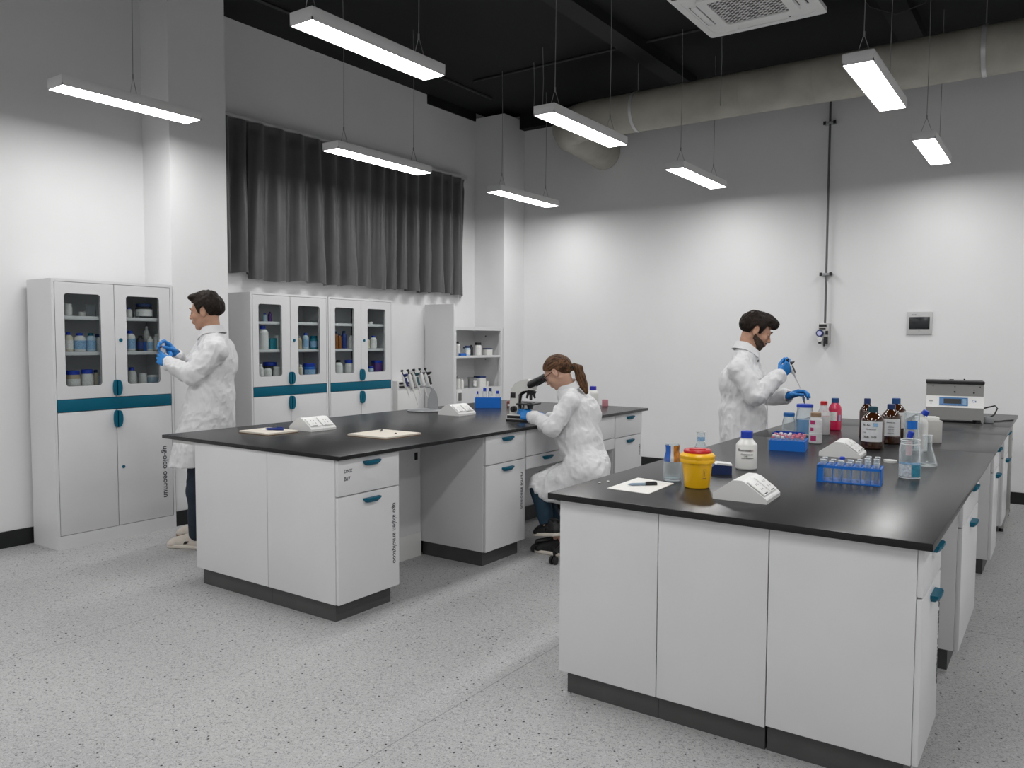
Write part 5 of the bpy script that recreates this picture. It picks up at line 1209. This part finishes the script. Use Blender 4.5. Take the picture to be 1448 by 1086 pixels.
def glove(root, org, args, name='glove'):
    w = A_(args['w']); f = SDF(w-0.17, w+0.17, 0.0026)
    hand_prims(f, **args, grow=0.0016)
    x = unit(args['x']); f.half(w-x*0.026, -x)
    f.cap(w-x*0.036, w-x*0.012, 0.0255, 0.0255, .001, 's')
    o = f.mesh(name, GLOVE, root, org); return o
def sleeve_hole(f, w, x, r=0.036):
    x = unit(x); f.cap(A_(w)-x*0.028, A_(w)+x*0.12, r, r, .004, 's')
def neck_frame(c, hc, hB, f):
    u = unit(hc-hB[0]*.03-hB[2]*.06-c); x = unit(f-u*np.dot(f, u)); return np.array([x, np.cross(u, x), u])
def collar(root, org, c, B, r0, r1, h, a0, tilt=0.0, name='collar', thick=0.004):
    """stand-and-fall collar around the neck: B rows forward, left, up"""
    n = 36; vs = []; fs = []
    for i in range(n+1):
        a = a0+(2*PI-2*a0)*i/n; fr = math.cos(a)
        for (r, z) in ((r0-.002, -h*.5), (r0, h*.75-.02*(fr > 0)*fr), (r0+.010, h*.95-.03*(fr > 0)*fr), (r1, -h*.35-.03*max(0, fr)), (r1-.006, -h*.38-.03*max(0, fr)), (r0+.006, h*.62-.03*max(0, fr))):
            p = A_(c)+B[0]*r*math.cos(a)*1.05+B[1]*r*math.sin(a)+B[2]*(z-tilt*r*math.cos(a))-A_(org); vs.append(tuple(p))
    for i in range(n):
        for j in range(6): fs.append((i*6+j, i*6+(j+1) % 6, (i+1)*6+(j+1) % 6, (i+1)*6+j))
    fs += [tuple(range(5, -1, -1)), tuple(n*6+j for j in range(6))]
    return MB().add(vs, fs).build(name, COAT, root, angle=60)
def patch(field, quad, d0, d1, n, off, name, m, root, org, th=0.004):
    """sewn-on piece lying on the cloth: quad of photo points, thickened outward"""
    q = [A_(p) for p in quad]; vs = []; fs = []
    for i in range(n+1):
        for j in range(n+1):
            u, v = i/n, j/n; p = (q[0]*(1-u)+q[1]*u)*(1-v)+(q[3]*(1-u)+q[2]*u)*v
            s = field.surf(p[0], p[1], d0, d1); d = unit(s-_c)
            vs.append(tuple(s-d*off-A_(org)))
    m2 = len(vs)
    vs += [tuple(A_(v)+unit(A_(v)+A_(org)-_c)*(off+0.006)) for v in vs]
    for i in range(n):
        for j in range(n):
            a = i*(n+1)+j; b = a+n+1; fs += [(a, a+1, b+1, b), (m2+a, m2+b, m2+b+1, m2+a+1)]
    for i in range(n):
        for a, b in ((i, i+1), (n*(n+1)+i, n*(n+1)+i+1), (i*(n+1), (i+1)*(n+1)), (i*(n+1)+n, (i+1)*(n+1)+n)): fs.append((a, b, m2+b, m2+a))
    return MB().add(vs, fs).build(name, m, root, angle=40)
def shoe(root, org, toe, heel, upv=UP, w=0.048, upper=SHOE, sole=SOLE, trim=GUM, name='shoe'):
    toe = A_(toe); heel = A_(heel); x = unit(toe-heel); L = np.linalg.norm(toe-heel); up = unit(upv-x*np.dot(x, upv)); y = np.cross(up, x)
    T = lambda a, b, c_: heel+x*a*L+y*b+up*c_; lo = np.minimum(toe, heel)-0.12; hi = np.maximum(toe, heel)+0.16
    f = SDF(lo, hi, 0.004)
    f.cap(T(.14, 0, .045), T(.14, 0, .085), .036, .034, .0); f.cap(T(.14, 0, .04), T(.8, .004, .03), .036, .036, .02, flat=(y, .95)); f.cap(T(.22, 0, .088), T(.74, 0, .044), .034, .030, .02); f.ell(T(.84, 0, .024), (.042, .046, .03), np.array([x, y, up]), k=.015)
    f.cap(T(.13, 0, .095), T(.12, 0, .16), .030, .030, .003, 's')
    f.half(T(0, 0, .014), -up)
    o = f.mesh(name, upper, root, org)
    f2 = SDF(lo, hi, 0.004)
    f2.cap(T(.15, 0, .012), T(.5, 0, .012), .041, .040, .0, flat=(up, 1.0)); f2.cap(T(.5, 0, .012), T(.83, 0, .012), .040, .046, .02)
    f2.half(T(0, 0, .026), up); f2.half(T(0, 0, 0.001), -up)
    f2.mesh('sole', sole, o, org)
    l = MB()
    for i in range(5):
        a = .38+.075*i; zc = .118-.055*(a-.3)/.42*0.95
        l.tube([T(a, -.022, zc-.016), T(a+.01, 0, zc), T(a, .022, zc-.016)], .0028, 6)
    l.v = [tuple(A_(p)-A_(org)) for p in l.v]; l.build('laces', sole, o)
    for s in (-1, 1):
        st = MB().prism([tuple(T(.36, s*.0385, .055)-A_(org)), tuple(T(.46, s*.039, .054)-A_(org)), tuple(T(.50, s*.039, .034)-A_(org)), tuple(T(.42, s*.039, .036)-A_(org))], tuple(y*s*.004)); st.build('side_mark', BLACK, o)
    return o
def hairpiece(c, B, k, org, root, m, cuts, extra=(), grow=.011, amp=.004, name='hair', freq=(40, 90, 40)):
    f = SDF(A_(c)-.19*k, A_(c)+.19*k, .0035); T = lambda x, y, z: c+k*(x*B[0]+y*B[1]+z*B[2])
    f.ell(T(-.014, 0, .036), (A_((.098, .076, .086))+grow)*k, B, k=0)
    for p, r, kk in extra: f.ell(T(*p), A_(r)*k, B, k=kk)
    X, Y, Z = np.meshgrid(*f.ax, indexing='ij', sparse=True)
    q = [((X-c[0])*B[i][0]+(Y-c[1])*B[i][1]+(Z-c[2])*B[i][2])/k for i in range(3)]
    f.F += (np.maximum(0, -.004-q[2])*(q[0] < .02)*.20).astype(np.float32)
    f.F += (amp*vnoise(q[0]*freq[0]+3*vnoise(q[0]*9, q[1]*9, q[2]*9), q[1]*freq[1], q[2]*freq[2])).astype(np.float32)
    for fn in cuts: f.F = np.maximum(f.F, -fn(q[0], np.abs(q[1]), q[2]).astype(np.float32))
    return f.mesh(name, m, root, org)
mx = np.maximum; mn = np.minimum
# hair limits: where hair may not grow (negative inside), in head coordinates; the hairline is a curve of height over depth
def hairline(pts):
    xs = np.array([p[0] for p in pts]); zs = np.array([p[1] for p in pts])
    return lambda x, y, z: z-np.interp(x, xs, zs)-.25*np.maximum(0, .045-y)*(x > .06)
MANCUT = [hairline([(-.125, -.088), (-.085, -.092), (-.052, -.062), (-.036, -.004), (-.026, .030), (-.008, .034), (.003, .020), (.010, -.014), (.026, -.012), (.034, .020), (.046, .058), (.075, .064), (.13, .064)])]
def person(label, org):
    pass
# ================================================================== standing man on the left, putting a bottle away
D = 5.55; S = 1/ (F_PX/D)
P = lambda x, y, d=0.0: A_(W(x, y, D+d))
G = lambda x, y: (lambda r: _c+r*(-CAM_H/r[2]))(A_(W(x, y, 1.0))-_c)
org = A_((-4.95, 3.30, 0)); f_ = unit(-RH+0.27*FH)
hc = P(291.5, 441, 0.02); hB = basis(unit(-RH+.06*FH)*math.cos(.10)-UP*math.sin(.10), UP); hk = 1.03
nb = P(300, 473, 0.02)
ns, fs = P(305, 497, -.15), P(292, 493, .17)            # shoulders
ne, fe = P(272, 531, -.20), P(263, 527, .20)            # elbows
nw, fw_ = P(238.5, 514.5, -.06), P(249, 503, .10)       # wrists
hipn, hipf = P(288, 625, -.09), P(282, 622, .10)
toe1 = G(237, 773); dirf = unit(A_((f_[0], f_[1], 0))-0.12*FH); heel1 = toe1-dirf*.285
toe2 = G(250, 757); heel2 = toe2-dirf*.285
an1 = heel1+dirf*.06+UP*.09; an2 = heel2+dirf*.06+UP*.09
kn1 = P(279, 694, -.06); kn2 = (hipf+an2)/2+f_*.02
an1 = P(279, 752, -.02)
hn = dict(w=nw, x=P(221, 503, -.01)-nw, y=UP, z=-FH+0.2*UP, curl=((.35, .7, .5), (.4, .8, .5), (.5, .8, .5), (.6, .8, .5)), thumb=((.5, .7, -.3), (.85, .1, -.5), (.9, -.1, -.4)))
hf = dict(w=fw_, x=P(229, 483, .06)-fw_, y=UP+RH*-.3, z=FH*.8+UP*.5, curl=((.5, .8, .6), (.6, .9, .6), (.6, .9, .6), (.7, .9, .6)), thumb=((.6, .2, -.7), (.8, -.2, -.5), (.8, -.3, -.4)))
bd = SDF(np.min([toe1, toe2, nw, fw_, ns, heel1, heel2], 0)-.25, np.max([hc, ns, fs, heel1, heel2], 0)+.2, .0045)
head_prims(bd, hc, hB, hk)
bd.cap(hc-hB[0]*.028-hB[2]*.05, nb-f_*.0, .054, .060, .02)
for a, b in ((nb, ns), (nb, fs)): bd.cap(a-UP*.03, b, .05, .05, .04)
bd.cap(P(303, 520), P(296, 600), .105, .11, .05)
for s_, e_, w_, h_ in ((ns, ne, nw, hn), (fs, fe, fw_, hf)):
    bd.cap(s_, e_, .045, .036, .02); bd.cap(e_, w_, .036, .025, .015); hand_prims(bd, **h_, grow=-.0012, cuff=False)
for h_, k_, a_ in ((hipn, kn1, an1), (hipf, kn2, an2)): bd.cap(h_, k_, .068, .048, .03); bd.cap(k_, a_, .045, .034, .02)
for t_, e_ in ((toe1, heel1), (toe2, heel2)): bd.cap(e_+(t_-e_)*.18+UP*.045, t_-(t_-e_)*.2+UP*.03, .03, .024, .02)
man = bd.mesh('person', SKIN, None, org)
tag(man, 'dark-haired person in white lab coat and blue gloves reaching into the leftmost cabinet', 'person')
face_bits(man, org, hc, hB, hk)
hairpiece(hc, hB, hk, org, man, HAIRD, MANCUT, (((.060, 0, .104), (.050, .058, .026), .02), ((-.085, 0, .03), (.035, .062, .06), .02), ((-.012, 0, .108), (.075, .06, .038), .02)), .0125, .004)
ct = SDF(np.min([nw, fw_, P(240, 660), P(240, 660, .2)], 0)-.2, np.max([ns, fs, P(335, 480), P(335, 480, .2)], 0)+.2, .006)
cB = basis(f_, UP)
ct.ell(P(302, 517, .01), (.132, .195, .15), cB, k=.0)
ct.cap(nb+UP*-.03, ns, .068, .060, .05); ct.cap(nb+UP*-.03, fs, .068, .060, .05)
ct.ell(P(309, 496, .02), (.080, .14, .10), cB, k=.04)
ct.ell(P(299, 560, .01), (.142, .18, .16), cB, k=.06)
for s in (-1, 1): ct.cap(P(295, 590)+cB[1]*s*.06, P(288, 668)+cB[1]*s*.06+f_*.03, .135, .150, .06)
ct.cap(P(283, 600)+f_*.02, P(270, 668)+f_*.02, .10, .12, .06)
ct.half(P(262, 655)-f_*.0, -UP-f_*.04)
for s_, e_, w_ in ((ns, ne, nw), (fs, fe, fw_)):
    x_ = unit(w_-e_); ct.cap(s_, e_, .068, .056, .018); ct.cap(e_, w_-x_*.012, .056, .045, .014)
ct.disp(folds(.0075, 10, 10, 6, 1.3)); ct.disp(folds(.005, 26, 26, 17, 5.1))
ct.cap(hc-hB[2]*.06, nb-UP*.02, .062, .066, .004, 's')
for e_, w_ in ((ne, nw), (fe, fw_)): sleeve_hole(ct, w_, w_-e_)
coat = ct.mesh('lab_coat', COAT, man, org)
nf = neck_frame(nb, hc, hB, f_); collar(coat, org, nb+nf[2]*.014, nf, .066, .096, .042, .5, .10)
patch(ct, ((270, 556), (288, 552), (289, 583), (266, 586)), 5.0, 5.9, 8, .004, 'pocket', COAT, coat, org)
for px, py in ((262, 521),): MB().sphere(ct.surf(px, py, 5.0, 5.9)-org, (.006, .006, .006)).build('button', WHITE2, coat)
for px, py in ((323, 561),): MB().sphere(ct.surf(px, py, 5.0, 5.9)-org, (.007, .007, .007)).build('button', WHITE2, coat)
glove(man, org, hn); glove(man, org, hf)
tr = SDF(np.min([an1, an2], 0)-.15, np.max([hipn, hipf], 0)+.15, .006)
for h_, k_, a_ in ((hipn, kn1, an1), (hipf, kn2, an2)): tr.cap(h_, k_, .092, .068, .0 if h_ is hipn else .02); tr.cap(k_, a_-UP*.012, .066, .050, .02)
tr.disp(folds(.005, 9, 9, 14, 2.2)); tr.half(A_((0, 0, .055)), -UP)
tr.mesh('trousers', NAVYT, man, org)
shoe(man, org, toe1, heel1); shoe(man, org, toe2, heel2, sole=GUM)
# the little bottle in his hands
b0, b1 = P(231.5, 499, .035), P(228.5, 482, .035); ax_ = unit(b1-b0)
t = thing('medicine_bottle', 'small white bottle with red print held by the standing man at the leftmost cabinet', 'bottle', b0)
q = Vector((0, 0, 1)).rotation_difference(Vector(ax_)).to_matrix().to_4x4()
MB().lathe([(0, 0), (.017, 0), (.019, .004), (.019, .066), (.013, .074), (0, .074)], 16).xf(q).build('body', WHITE2, t)
MB().lathe([(0, .074), (.015, .074), (.015, .096), (0, .096)], 16).xf(q).build('cap', WHITE2, t)
wrap_mesh(.0195, .036, .048, CAMA(b0)-1.3, CAMA(b0)+1.2).xf(q).build('print', mat('red_print', (.25, .04, .03), .5), t)

# ================================================================== seated woman at the microscope
D = 5.50
org = A_((-2.70, 4.66, 0)); f_ = unit(A_((-1, -.02, 0)))
hd = unit(-RH*.86+FH*.42-UP*.66)                      # where the face looks: down into the eyepieces
hc = P(788, 526.5, .06); hB = basis(hd, UP); hk = .93
nb = P(803, 549, .06)
ns, fs = P(806, 569, -.10), P(824, 563, .24)
ne, fe = P(781, 604, -.13), P(806, 594, .24)
nw, fw_ = P(753, 590, .20), P(777, 592, .34)
hipn, hipf = P(836, 668, -.12), P(836, 661, .06)
kn1, kn2 = P(762, 688, -.02), P(766, 684, .16)
an1 = P(774, 743, -.08); an2 = P(775, 764, .0)
toe1, heel1 = P(758, 757, .02), P(792, 758, -.17)
toe2 = G(757, 779); heel2 = toe2-unit(A_((f_[0], f_[1], 0)))*.25; an2 = heel2+unit(toe2-heel2)*.06+UP*.085
hn = dict(w=nw, x=P(736, 585, .245)-nw, y=UP+RH*.1, z=-FH+.45*UP, k=.94, curl=((.35, .6, .4), (.45, .7, .4), (.5, .7, .5), (.6, .8, .5)), thumb=((.7, .45, -.4), (.9, .1, -.3), (.9, 0, -.3)))
hf = dict(w=fw_, x=P(763, 585, .40)-fw_, y=-FH*.6+UP, z=UP+FH*.5, k=.94, curl=((.4, .6, .4), (.45, .7, .4), (.5, .7, .5), (.6, .8, .5)))
bd = SDF(np.min([toe1, toe2, nw, fw_, ns, heel1, heel2], 0)-.22, np.max([hc, ns, fs, hipn, hipf, heel1], 0)+.22, .0045)
head_prims(bd, hc, hB, hk)
bd.cap(hc-hB[0]*.03-hB[2]*.05, nb, .046, .052, .02)
for a, b in ((nb, ns), (nb, fs)): bd.cap(a-UP*.03, b, .042, .042, .04)
bd.cap(P(820, 590, .07), P(833, 650, -.02), .09, .10, .05)
for s_, e_, w_, h_ in ((ns, ne, nw, hn), (fs, fe, fw_, hf)):
    bd.cap(s_, e_, .038, .031, .02); bd.cap(e_, w_, .031, .022, .015); hand_prims(bd, **h_, grow=-.0012, cuff=False)
for h_, k_, a_ in ((hipn, kn1, an1), (hipf, kn2, an2)): bd.cap(h_, k_, .066, .048, .03); bd.cap(k_, a_, .043, .030, .02)
for t_, e_ in ((toe1, heel1), (toe2, heel2)): bd.cap(e_+(t_-e_)*.18+UP*.045, t_-(t_-e_)*.2+UP*.03, .027, .022, .02)
woman = bd.mesh('person', SKINF, None, org)
tag(woman, 'seated person with brown ponytail and white lab coat looking into a microscope', 'person')
face_bits(woman, org, hc, hB, hk, HAIRB)
WCUT = [hairline([(-.13, -.10), (-.095, -.105), (-.055, -.050), (-.034, -.004), (-.024, .020), (.010, .026), (.045, .044), (.072, .062), (.13, .064)])]
HAIRB2 = strand_mat('light_brown_hair_swept', (0.028, 0.014, 0.008), (0.17, 0.085, 0.042), hB, (9, 110, 75))
PB = basis(P(829, 554, .035)-P(816, 518, .05), FH)
HAIRP = strand_mat('light_brown_hair_tail', (0.028, 0.014, 0.008), (0.17, 0.085, 0.042), PB, (9, 110, 110))
hair = hairpiece(hc, hB, hk, org, woman, HAIRB2, WCUT, (((-.095, 0, .02), (.035, .045, .045), .03), ((-.070, 0, -.020), (.046, .060, .055), .03)), .010, .0022, freq=(14, 120, 60))
pt = SDF(P(800, 560, .05)-.22, P(825, 520, .06)+.22, .004)
pp = [(808, 521, .05, .020), (812, 518, .05, .022), (818, 522, .05, .032), (821, 533, .045, .036), (824.5, 544, .04, .032), (829, 554, .035, .017)]
for a, b in zip(pp, pp[1:]): pt.cap(P(*a[:3]), P(*b[:3]), a[3], b[3], .01)
pt.disp(lambda x, y, z: .004*vnoise((x*RH[0]+y*RH[1])*110+z*12, y*30, z*8))
pt.mesh('ponytail', HAIRP, woman, org)
MB().tube([P(808.5, 519, .02+.0)-org, P(811, 522, .05)-org, P(810, 517, .08)-org, P(808.5, 519, .02)-org], .009).build('hair_tie', BLACK, woman)
T_ = lambda x, y, z: hc+hk*(x*hB[0]+y*hB[1]+z*hB[2])-org
gl = MB()
for s in (-1, 1):
    gl.tube([T_(.106, s*(.033+.025*math.cos(2*PI*i/16)), .002+.019*math.sin(2*PI*i/16)) for i in range(17)], .0022, 6)
    gl.tube([T_(.104, s*.058, .006), T_(.06, s*.074, .008), T_(-.015, s*.082, .010)], .0022, 6)
gl.tube([T_(.106, -.009, .006), T_(.110, 0, .008), T_(.106, .009, .006)], .002, 6)
gl.build('glasses', mat('dark_red_frame', (.05, .008, .008), .35), woman)
ct = SDF(np.min([nw, fw_, kn1, kn2, P(780, 718, -.1)], 0)-.18, np.max([ns, fs, hipn, hipf, P(860, 560, .1)], 0)+.2, .006)
tv = unit(P(812, 565, .08)-P(832, 640, .0)); cB = basis(f_, UP); cB = np.array([unit(np.cross(cB[1], tv)), cB[1], tv])
ct.ell(P(822, 585, .07), (.115, .175, .15), cB, k=0)
ct.cap(nb-UP*.03, ns, .058, .050, .05); ct.cap(nb-UP*.03, fs, .058, .050, .05)
ct.ell(P(818, 622, .03), (.150, .165, .15), cB, k=.06)
ct.ell(P(830, 656, -.02), (.145, .19, .13), None, k=.06)
for h_, k_ in ((hipn, kn1), (hipf, kn2)): ct.cap(h_, k_+(h_-k_)*.05, .110, .084, .05)
ct.cap(P(800, 680, -.06), P(778, 697, -.09), .09, .055, .05); ct.cap(P(815, 690, -.10), P(790, 700, -.11), .07, .05, .05)
for s_, e_, w_ in ((ns, ne, nw), (fs, fe, fw_)):
    x_ = unit(w_-e_); ct.cap(s_, e_, .061, .055, .010); ct.cap(e_, w_-x_*.012, .055, .040, .010)
ct.disp(folds(.0075, 10, 10, 7, 3.3)); ct.disp(folds(.005, 26, 26, 17, 8.1))
ct.cap(hc-hB[2]*.06, nb-UP*.02, .055, .058, .004, 's')
for e_, w_ in ((ne, nw), (fe, fw_)): sleeve_hole(ct, w_, w_-e_, .032)
coat = ct.mesh('lab_coat', COAT, woman, org)
nf = neck_frame(nb, hc, hB, f_); collar(coat, org, nb+nf[2]*.010, nf, .057, .086, .038, .5, .05)
patch(ct, ((801, 629), (812, 626), (814, 652), (800, 656)), 5.0, 5.9, 8, .004, 'pocket', COAT, coat, org)
for px, py in ((801, 670), (803, 634)): MB().sphere(ct.surf(px, py, 5.0, 5.9)-org, .006).build('button', WHITE2, coat)
glove(woman, org, hn); glove(woman, org, hf)
tr = SDF(np.min([an1, an2, kn1], 0)-.15, np.max([hipn, hipf, kn2], 0)+.15, .006)
for h_, k_, a_ in ((hipn, kn1, an1), (hipf, kn2, an2)): tr.cap(h_, k_, .078, .066, .0 if h_ is hipn else .02); tr.cap(k_, a_+(k_-a_)*.06, .064, .048, .02)
tr.disp(folds(.004, 9, 9, 12, 6.2)); tr.half(an1+(kn1-an1)*.04, an1-kn1)
tr.mesh('trousers', PETROL, woman, org)
shoe(woman, org, toe1, heel1, unit(UP+.0*RH), upper=BLACK, sole=SOLE); shoe(woman, org, toe2, heel2, upper=BLACK, sole=SOLE)

# ================================================================== bearded man pipetting behind the right bench
D = 5.78
org = A_((-1.95, 5.55, 0)); f_ = unit(RH*.95-FH*.22)
hd = unit(RH*.93-FH*.12-UP*.42); hc = P(1069, 468, 0); hB = basis(hd, UP); hk = 1.06
nb = P(1055, 497, .0)
ns, fs = P(1045, 522, -.17), P(1058, 516, .17)
ne, fe = P(1068, 561, -.24), P(1084, 560, .22)
nw, fw_ = P(1104, 531, -.20), P(1112, 561, .05)
hipn, hipf = P(1046, 650, -.09), P(1050, 650, .09)
fl = lambda p: A_((p[0], p[1], 0))
an1 = fl(P(1040, 650, -.10))+UP*.09; an2 = fl(P(1046, 650, .10))+UP*.09
fd = unit(A_((f_[0], f_[1], 0)))
toe1, heel1 = fl(an1)+fd*.2, fl(an1)-fd*.075; toe2, heel2 = fl(an2)+fd*.2, fl(an2)-fd*.075
kn1, kn2 = (hipn+an1)/2+f_*.02, (hipf+an2)/2+f_*.02
hn = dict(w=nw, x=P(1116, 517, -.22)-nw, y=UP-RH*.8, z=-FH*.9+RH*.2, curl=((.9, 1.1, .7), (1.0, 1.15, .7), (1.05, 1.15, .7), (1.1, 1.15, .7)), thumb=((.75, .35, -.5), (.9, -.1, -.45), (.8, -.3, -.55)))
hf = dict(w=fw_, x=P(1131, 555, .02)-fw_, y=UP*.6-FH*.6, z=UP*.8+FH*.5, curl=((.45, .75, .5), (.4, .7, .5), (.5, .7, .5), (.6, .8, .5)), thumb=((.8, .3, -.45), (.9, -.05, -.4), (.9, -.1, -.3)))
bd = SDF(np.min([toe1, toe2, nw, fw_, ns, heel1, heel2, hipn], 0)-.25, np.max([hc, ns, fs, nw, fw_, toe1, toe2], 0)+.22, .0045)
head_prims(bd, hc, hB, hk)
bd.cap(hc-hB[0]*.03-hB[2]*.05, nb, .056, .062, .02)
for a, b in ((nb, ns), (nb, fs)): bd.cap(a-UP*.03, b, .05, .05, .04)
bd.cap(P(1050, 545), P(1050, 640), .105, .11, .05)
for s_, e_, w_, h_ in ((ns, ne, nw, hn), (fs, fe, fw_, hf)):
    bd.cap(s_, e_, .045, .036, .02); bd.cap(e_, w_, .036, .025, .015); hand_prims(bd, **h_, grow=-.0012, cuff=False)
for h_, k_, a_ in ((hipn, kn1, an1), (hipf, kn2, an2)): bd.cap(h_, k_, .068, .048, .03); bd.cap(k_, a_, .045, .034, .02)
for t_, e_ in ((toe1, heel1), (toe2, heel2)): bd.cap(e_+(t_-e_)*.18+UP*.045, t_-(t_-e_)*.2+UP*.03, .03, .024, .02)
man2 = bd.mesh('person', SKIN, None, org)
tag(man2, 'bearded person in white lab coat pipetting into a tube behind the right bench', 'person')
face_bits(man2, org, hc, hB, hk)
FRINGE = [hairline([(-.125, -.088), (-.085, -.092), (-.052, -.062), (-.036, -.004), (-.026, .030), (-.008, .034), (.003, .020), (.010, -.014), (.026, -.012), (.034, .020), (.046, .056), (.072, .058), (.088, .048), (.13, .048)])]
hairpiece(hc, hB, hk, org, man2, HAIRD, FRINGE, (((.042, 0, .100), (.066, .060, .038), .03), ((.083, 0, .084), (.033, .047, .030), .04), ((-.085, 0, .03), (.035, .062, .06), .02)), .0145, .006)
# beard: a thin skin over the jaw
BEARD = mat('beard_hair', (0.052, 0.030, 0.020), 0.7, noise=0.5, nscale=90)
be = SDF(hc-.2, hc+.2, .0035); head_prims(be, hc, hB, hk); be.F -= .0026
X, Y, Z = np.meshgrid(*be.ax, indexing='ij', sparse=True); q = [((X-hc[0])*hB[i][0]+(Y-hc[1])*hB[i][1]+(Z-hc[2])*hB[i][2])/hk for i in range(3)]
be.F += (.002*vnoise(q[0]*120, q[1]*120, q[2]*60)+.0016*vnoise(q[0]*300, q[1]*300, q[2]*300)).astype(np.float32)
lim = mx(mx(q[2]+.022+.55*np.maximum(0, q[0]-.015)-.0, -.010-q[0]), mn(mn(q[2]+.085, q[0]-.072), 1)*0-1)
lim = mx(lim, -mx(mx(.085-q[0], np.abs(q[2]+.062)-.010), np.abs(q[1])-.020))      # clear of the mouth
lim = mx(lim, q[2]+.044-.0*q[0]-.35*np.maximum(0, .05-q[0]))
be.F = mx(be.F, lim.astype(np.float32)); be.mesh('beard', BEARD, man2, org)
MB().tube([hc+hk*(hB[0]*a+hB[1]*b+hB[2]*c_)-org for a, b, c_ in ((.088, -.026, -.056), (.099, -.012, -.0475), (.1025, 0, -.0465), (.099, .012, -.0475), (.088, .026, -.056))], .0045, 6).build('moustache', BEARD, man2)
ct = SDF(np.min([ns, fs, nw, P(1015, 700, -.2), P(1015, 700, .2)], 0)-.2, np.max([nw, fw_, P(1095, 480, .2), P(1095, 600, .2), ns], 0)+.16, .006)
cB = basis(f_, UP)
ct.ell(P(1048, 542, .0), (.145, .205, .16), cB, k=0)
ct.cap(nb-UP*.035, ns, .070, .064, .05); ct.cap(nb-UP*.035, fs, .070, .064, .05)
ct.ell(P(1050, 585, 0), (.155, .19, .17), cB, k=.06)
for s in (-1, 1): ct.cap(P(1050, 610)+cB[1]*s*.06, P(1048, 715)+cB[1]*s*.07, .142, .152, .06)
ct.half(P(1048, 712), -UP)
for s_, e_, w_ in ((ns, ne, nw), (fs, fe, fw_)):
    x_ = unit(w_-e_); ct.cap(s_, e_, .070, .060, .018); ct.cap(e_, w_-x_*.012, .060, .050, .014)
ct.disp(folds(.0075, 10, 10, 6, 9.3)); ct.disp(folds(.005, 26, 26, 17, 4.1))
ct.cap(hc-hB[2]*.06, nb-UP*.02, .064, .068, .004, 's')
for e_, w_ in ((ne, nw), (fe, fw_)): sleeve_hole(ct, w_, w_-e_, .038)
coat = ct.mesh('lab_coat', COAT, man2, org)
nf = neck_frame(nb, hc, hB, f_); collar(coat, org, nb+nf[2]*.012, nf, .069, .100, .044, .45, .12)
MB().tube([P(1068, 506, -.02)-org, P(1071, 512, -.03)-org], .014).build('shirt', BLACK, man2)
m_ = MB(); pl = [ct.surf(px, py, 5.2, 6.1)-unit(ct.surf(px, py, 5.2, 6.1)-_c)*.002-org for px, py in ((1072, 522), (1077, 535), (1081, 550), (1084, 565), (1085, 580), (1085, 595), (1085, 610))]
m_.tube(pl, .0035, 6); m_.build('front_edge', COAT, coat)
patch(ct, ((1056, 577), (1076, 576), (1077, 606), (1055, 608)), 5.2, 6.1, 8, .004, 'pocket', COAT, coat, org)
MB().sphere(ct.surf(1032, 569, 5.2, 6.1)-org, .006).build('button', WHITE2, coat)
glove(man2, org, hn); glove(man2, org, hf)
tr = SDF(np.min([an1, an2], 0)-.15, np.max([hipn, hipf], 0)+.15, .008)
for h_, k_, a_ in ((hipn, kn1, an1), (hipf, kn2, an2)): tr.cap(h_, k_, .092, .068, .0 if h_ is hipn else .02); tr.cap(k_, a_-UP*.012, .066, .050, .02)
tr.half(A_((0, 0, .055)), -UP); tr.mesh('trousers', NAVYT, man2, org)
shoe(man2, org, toe1, heel1); shoe(man2, org, toe2, heel2)
# pipette and tube in his hands
a_, b_ = P(1132.6, 550.5, -.19), P(1113, 507, -.23); ax_ = Vector(b_-a_); L_ = ax_.length
t = thing('pipette', 'pipette held in the blue gloved fist of the bearded man', 'pipette', a_)
pipette(t, Vector((0, 0, 1)).rotation_difference(ax_.normalized()).to_matrix().to_4x4() @ Matrix.Scale(L_/.236, 4), DARK)
a_, b_ = P(1137.6, 571, .0), P(1134, 553, .0); ax_ = Vector(b_-a_)
t = thing('sample_tube', 'small clear sample tube pinched in the bearded man\'s lower hand', 'tube', a_)
qm = Vector((0, 0, 1)).rotation_difference(ax_.normalized()).to_matrix().to_4x4()
MB().lathe([(0, 0), (.003, .001), (.0085, .03), (.0085, .085), (.0072, .085), (.0072, .03), (0, .006)], 12).xf(qm).build('wall', LABG, t)
MB().lathe([(0, .085), (.010, .085), (.010, .096), (0, .097)], 12).xf(qm).build('cap', mat('pale_cap', (0.62, 0.58, 0.58), 0.4), t)
MB().lathe([(0, .002), (.0025, .002), (.006, .022), (0, .022)], 10).xf(qm).build('dark_drop', DARK, t)
sc = bpy.context.scene
vs_ = sc.view_settings
vs_.view_transform = 'Standard'; vs_.look = 'None'; vs_.gamma = 1; vs_.use_curve_mapping = False; vs_.exposure = 1.04
sc.cycles.transparent_max_bounces = 48
w_ = bpy.data.worlds.new('room_dark'); sc.world = w_
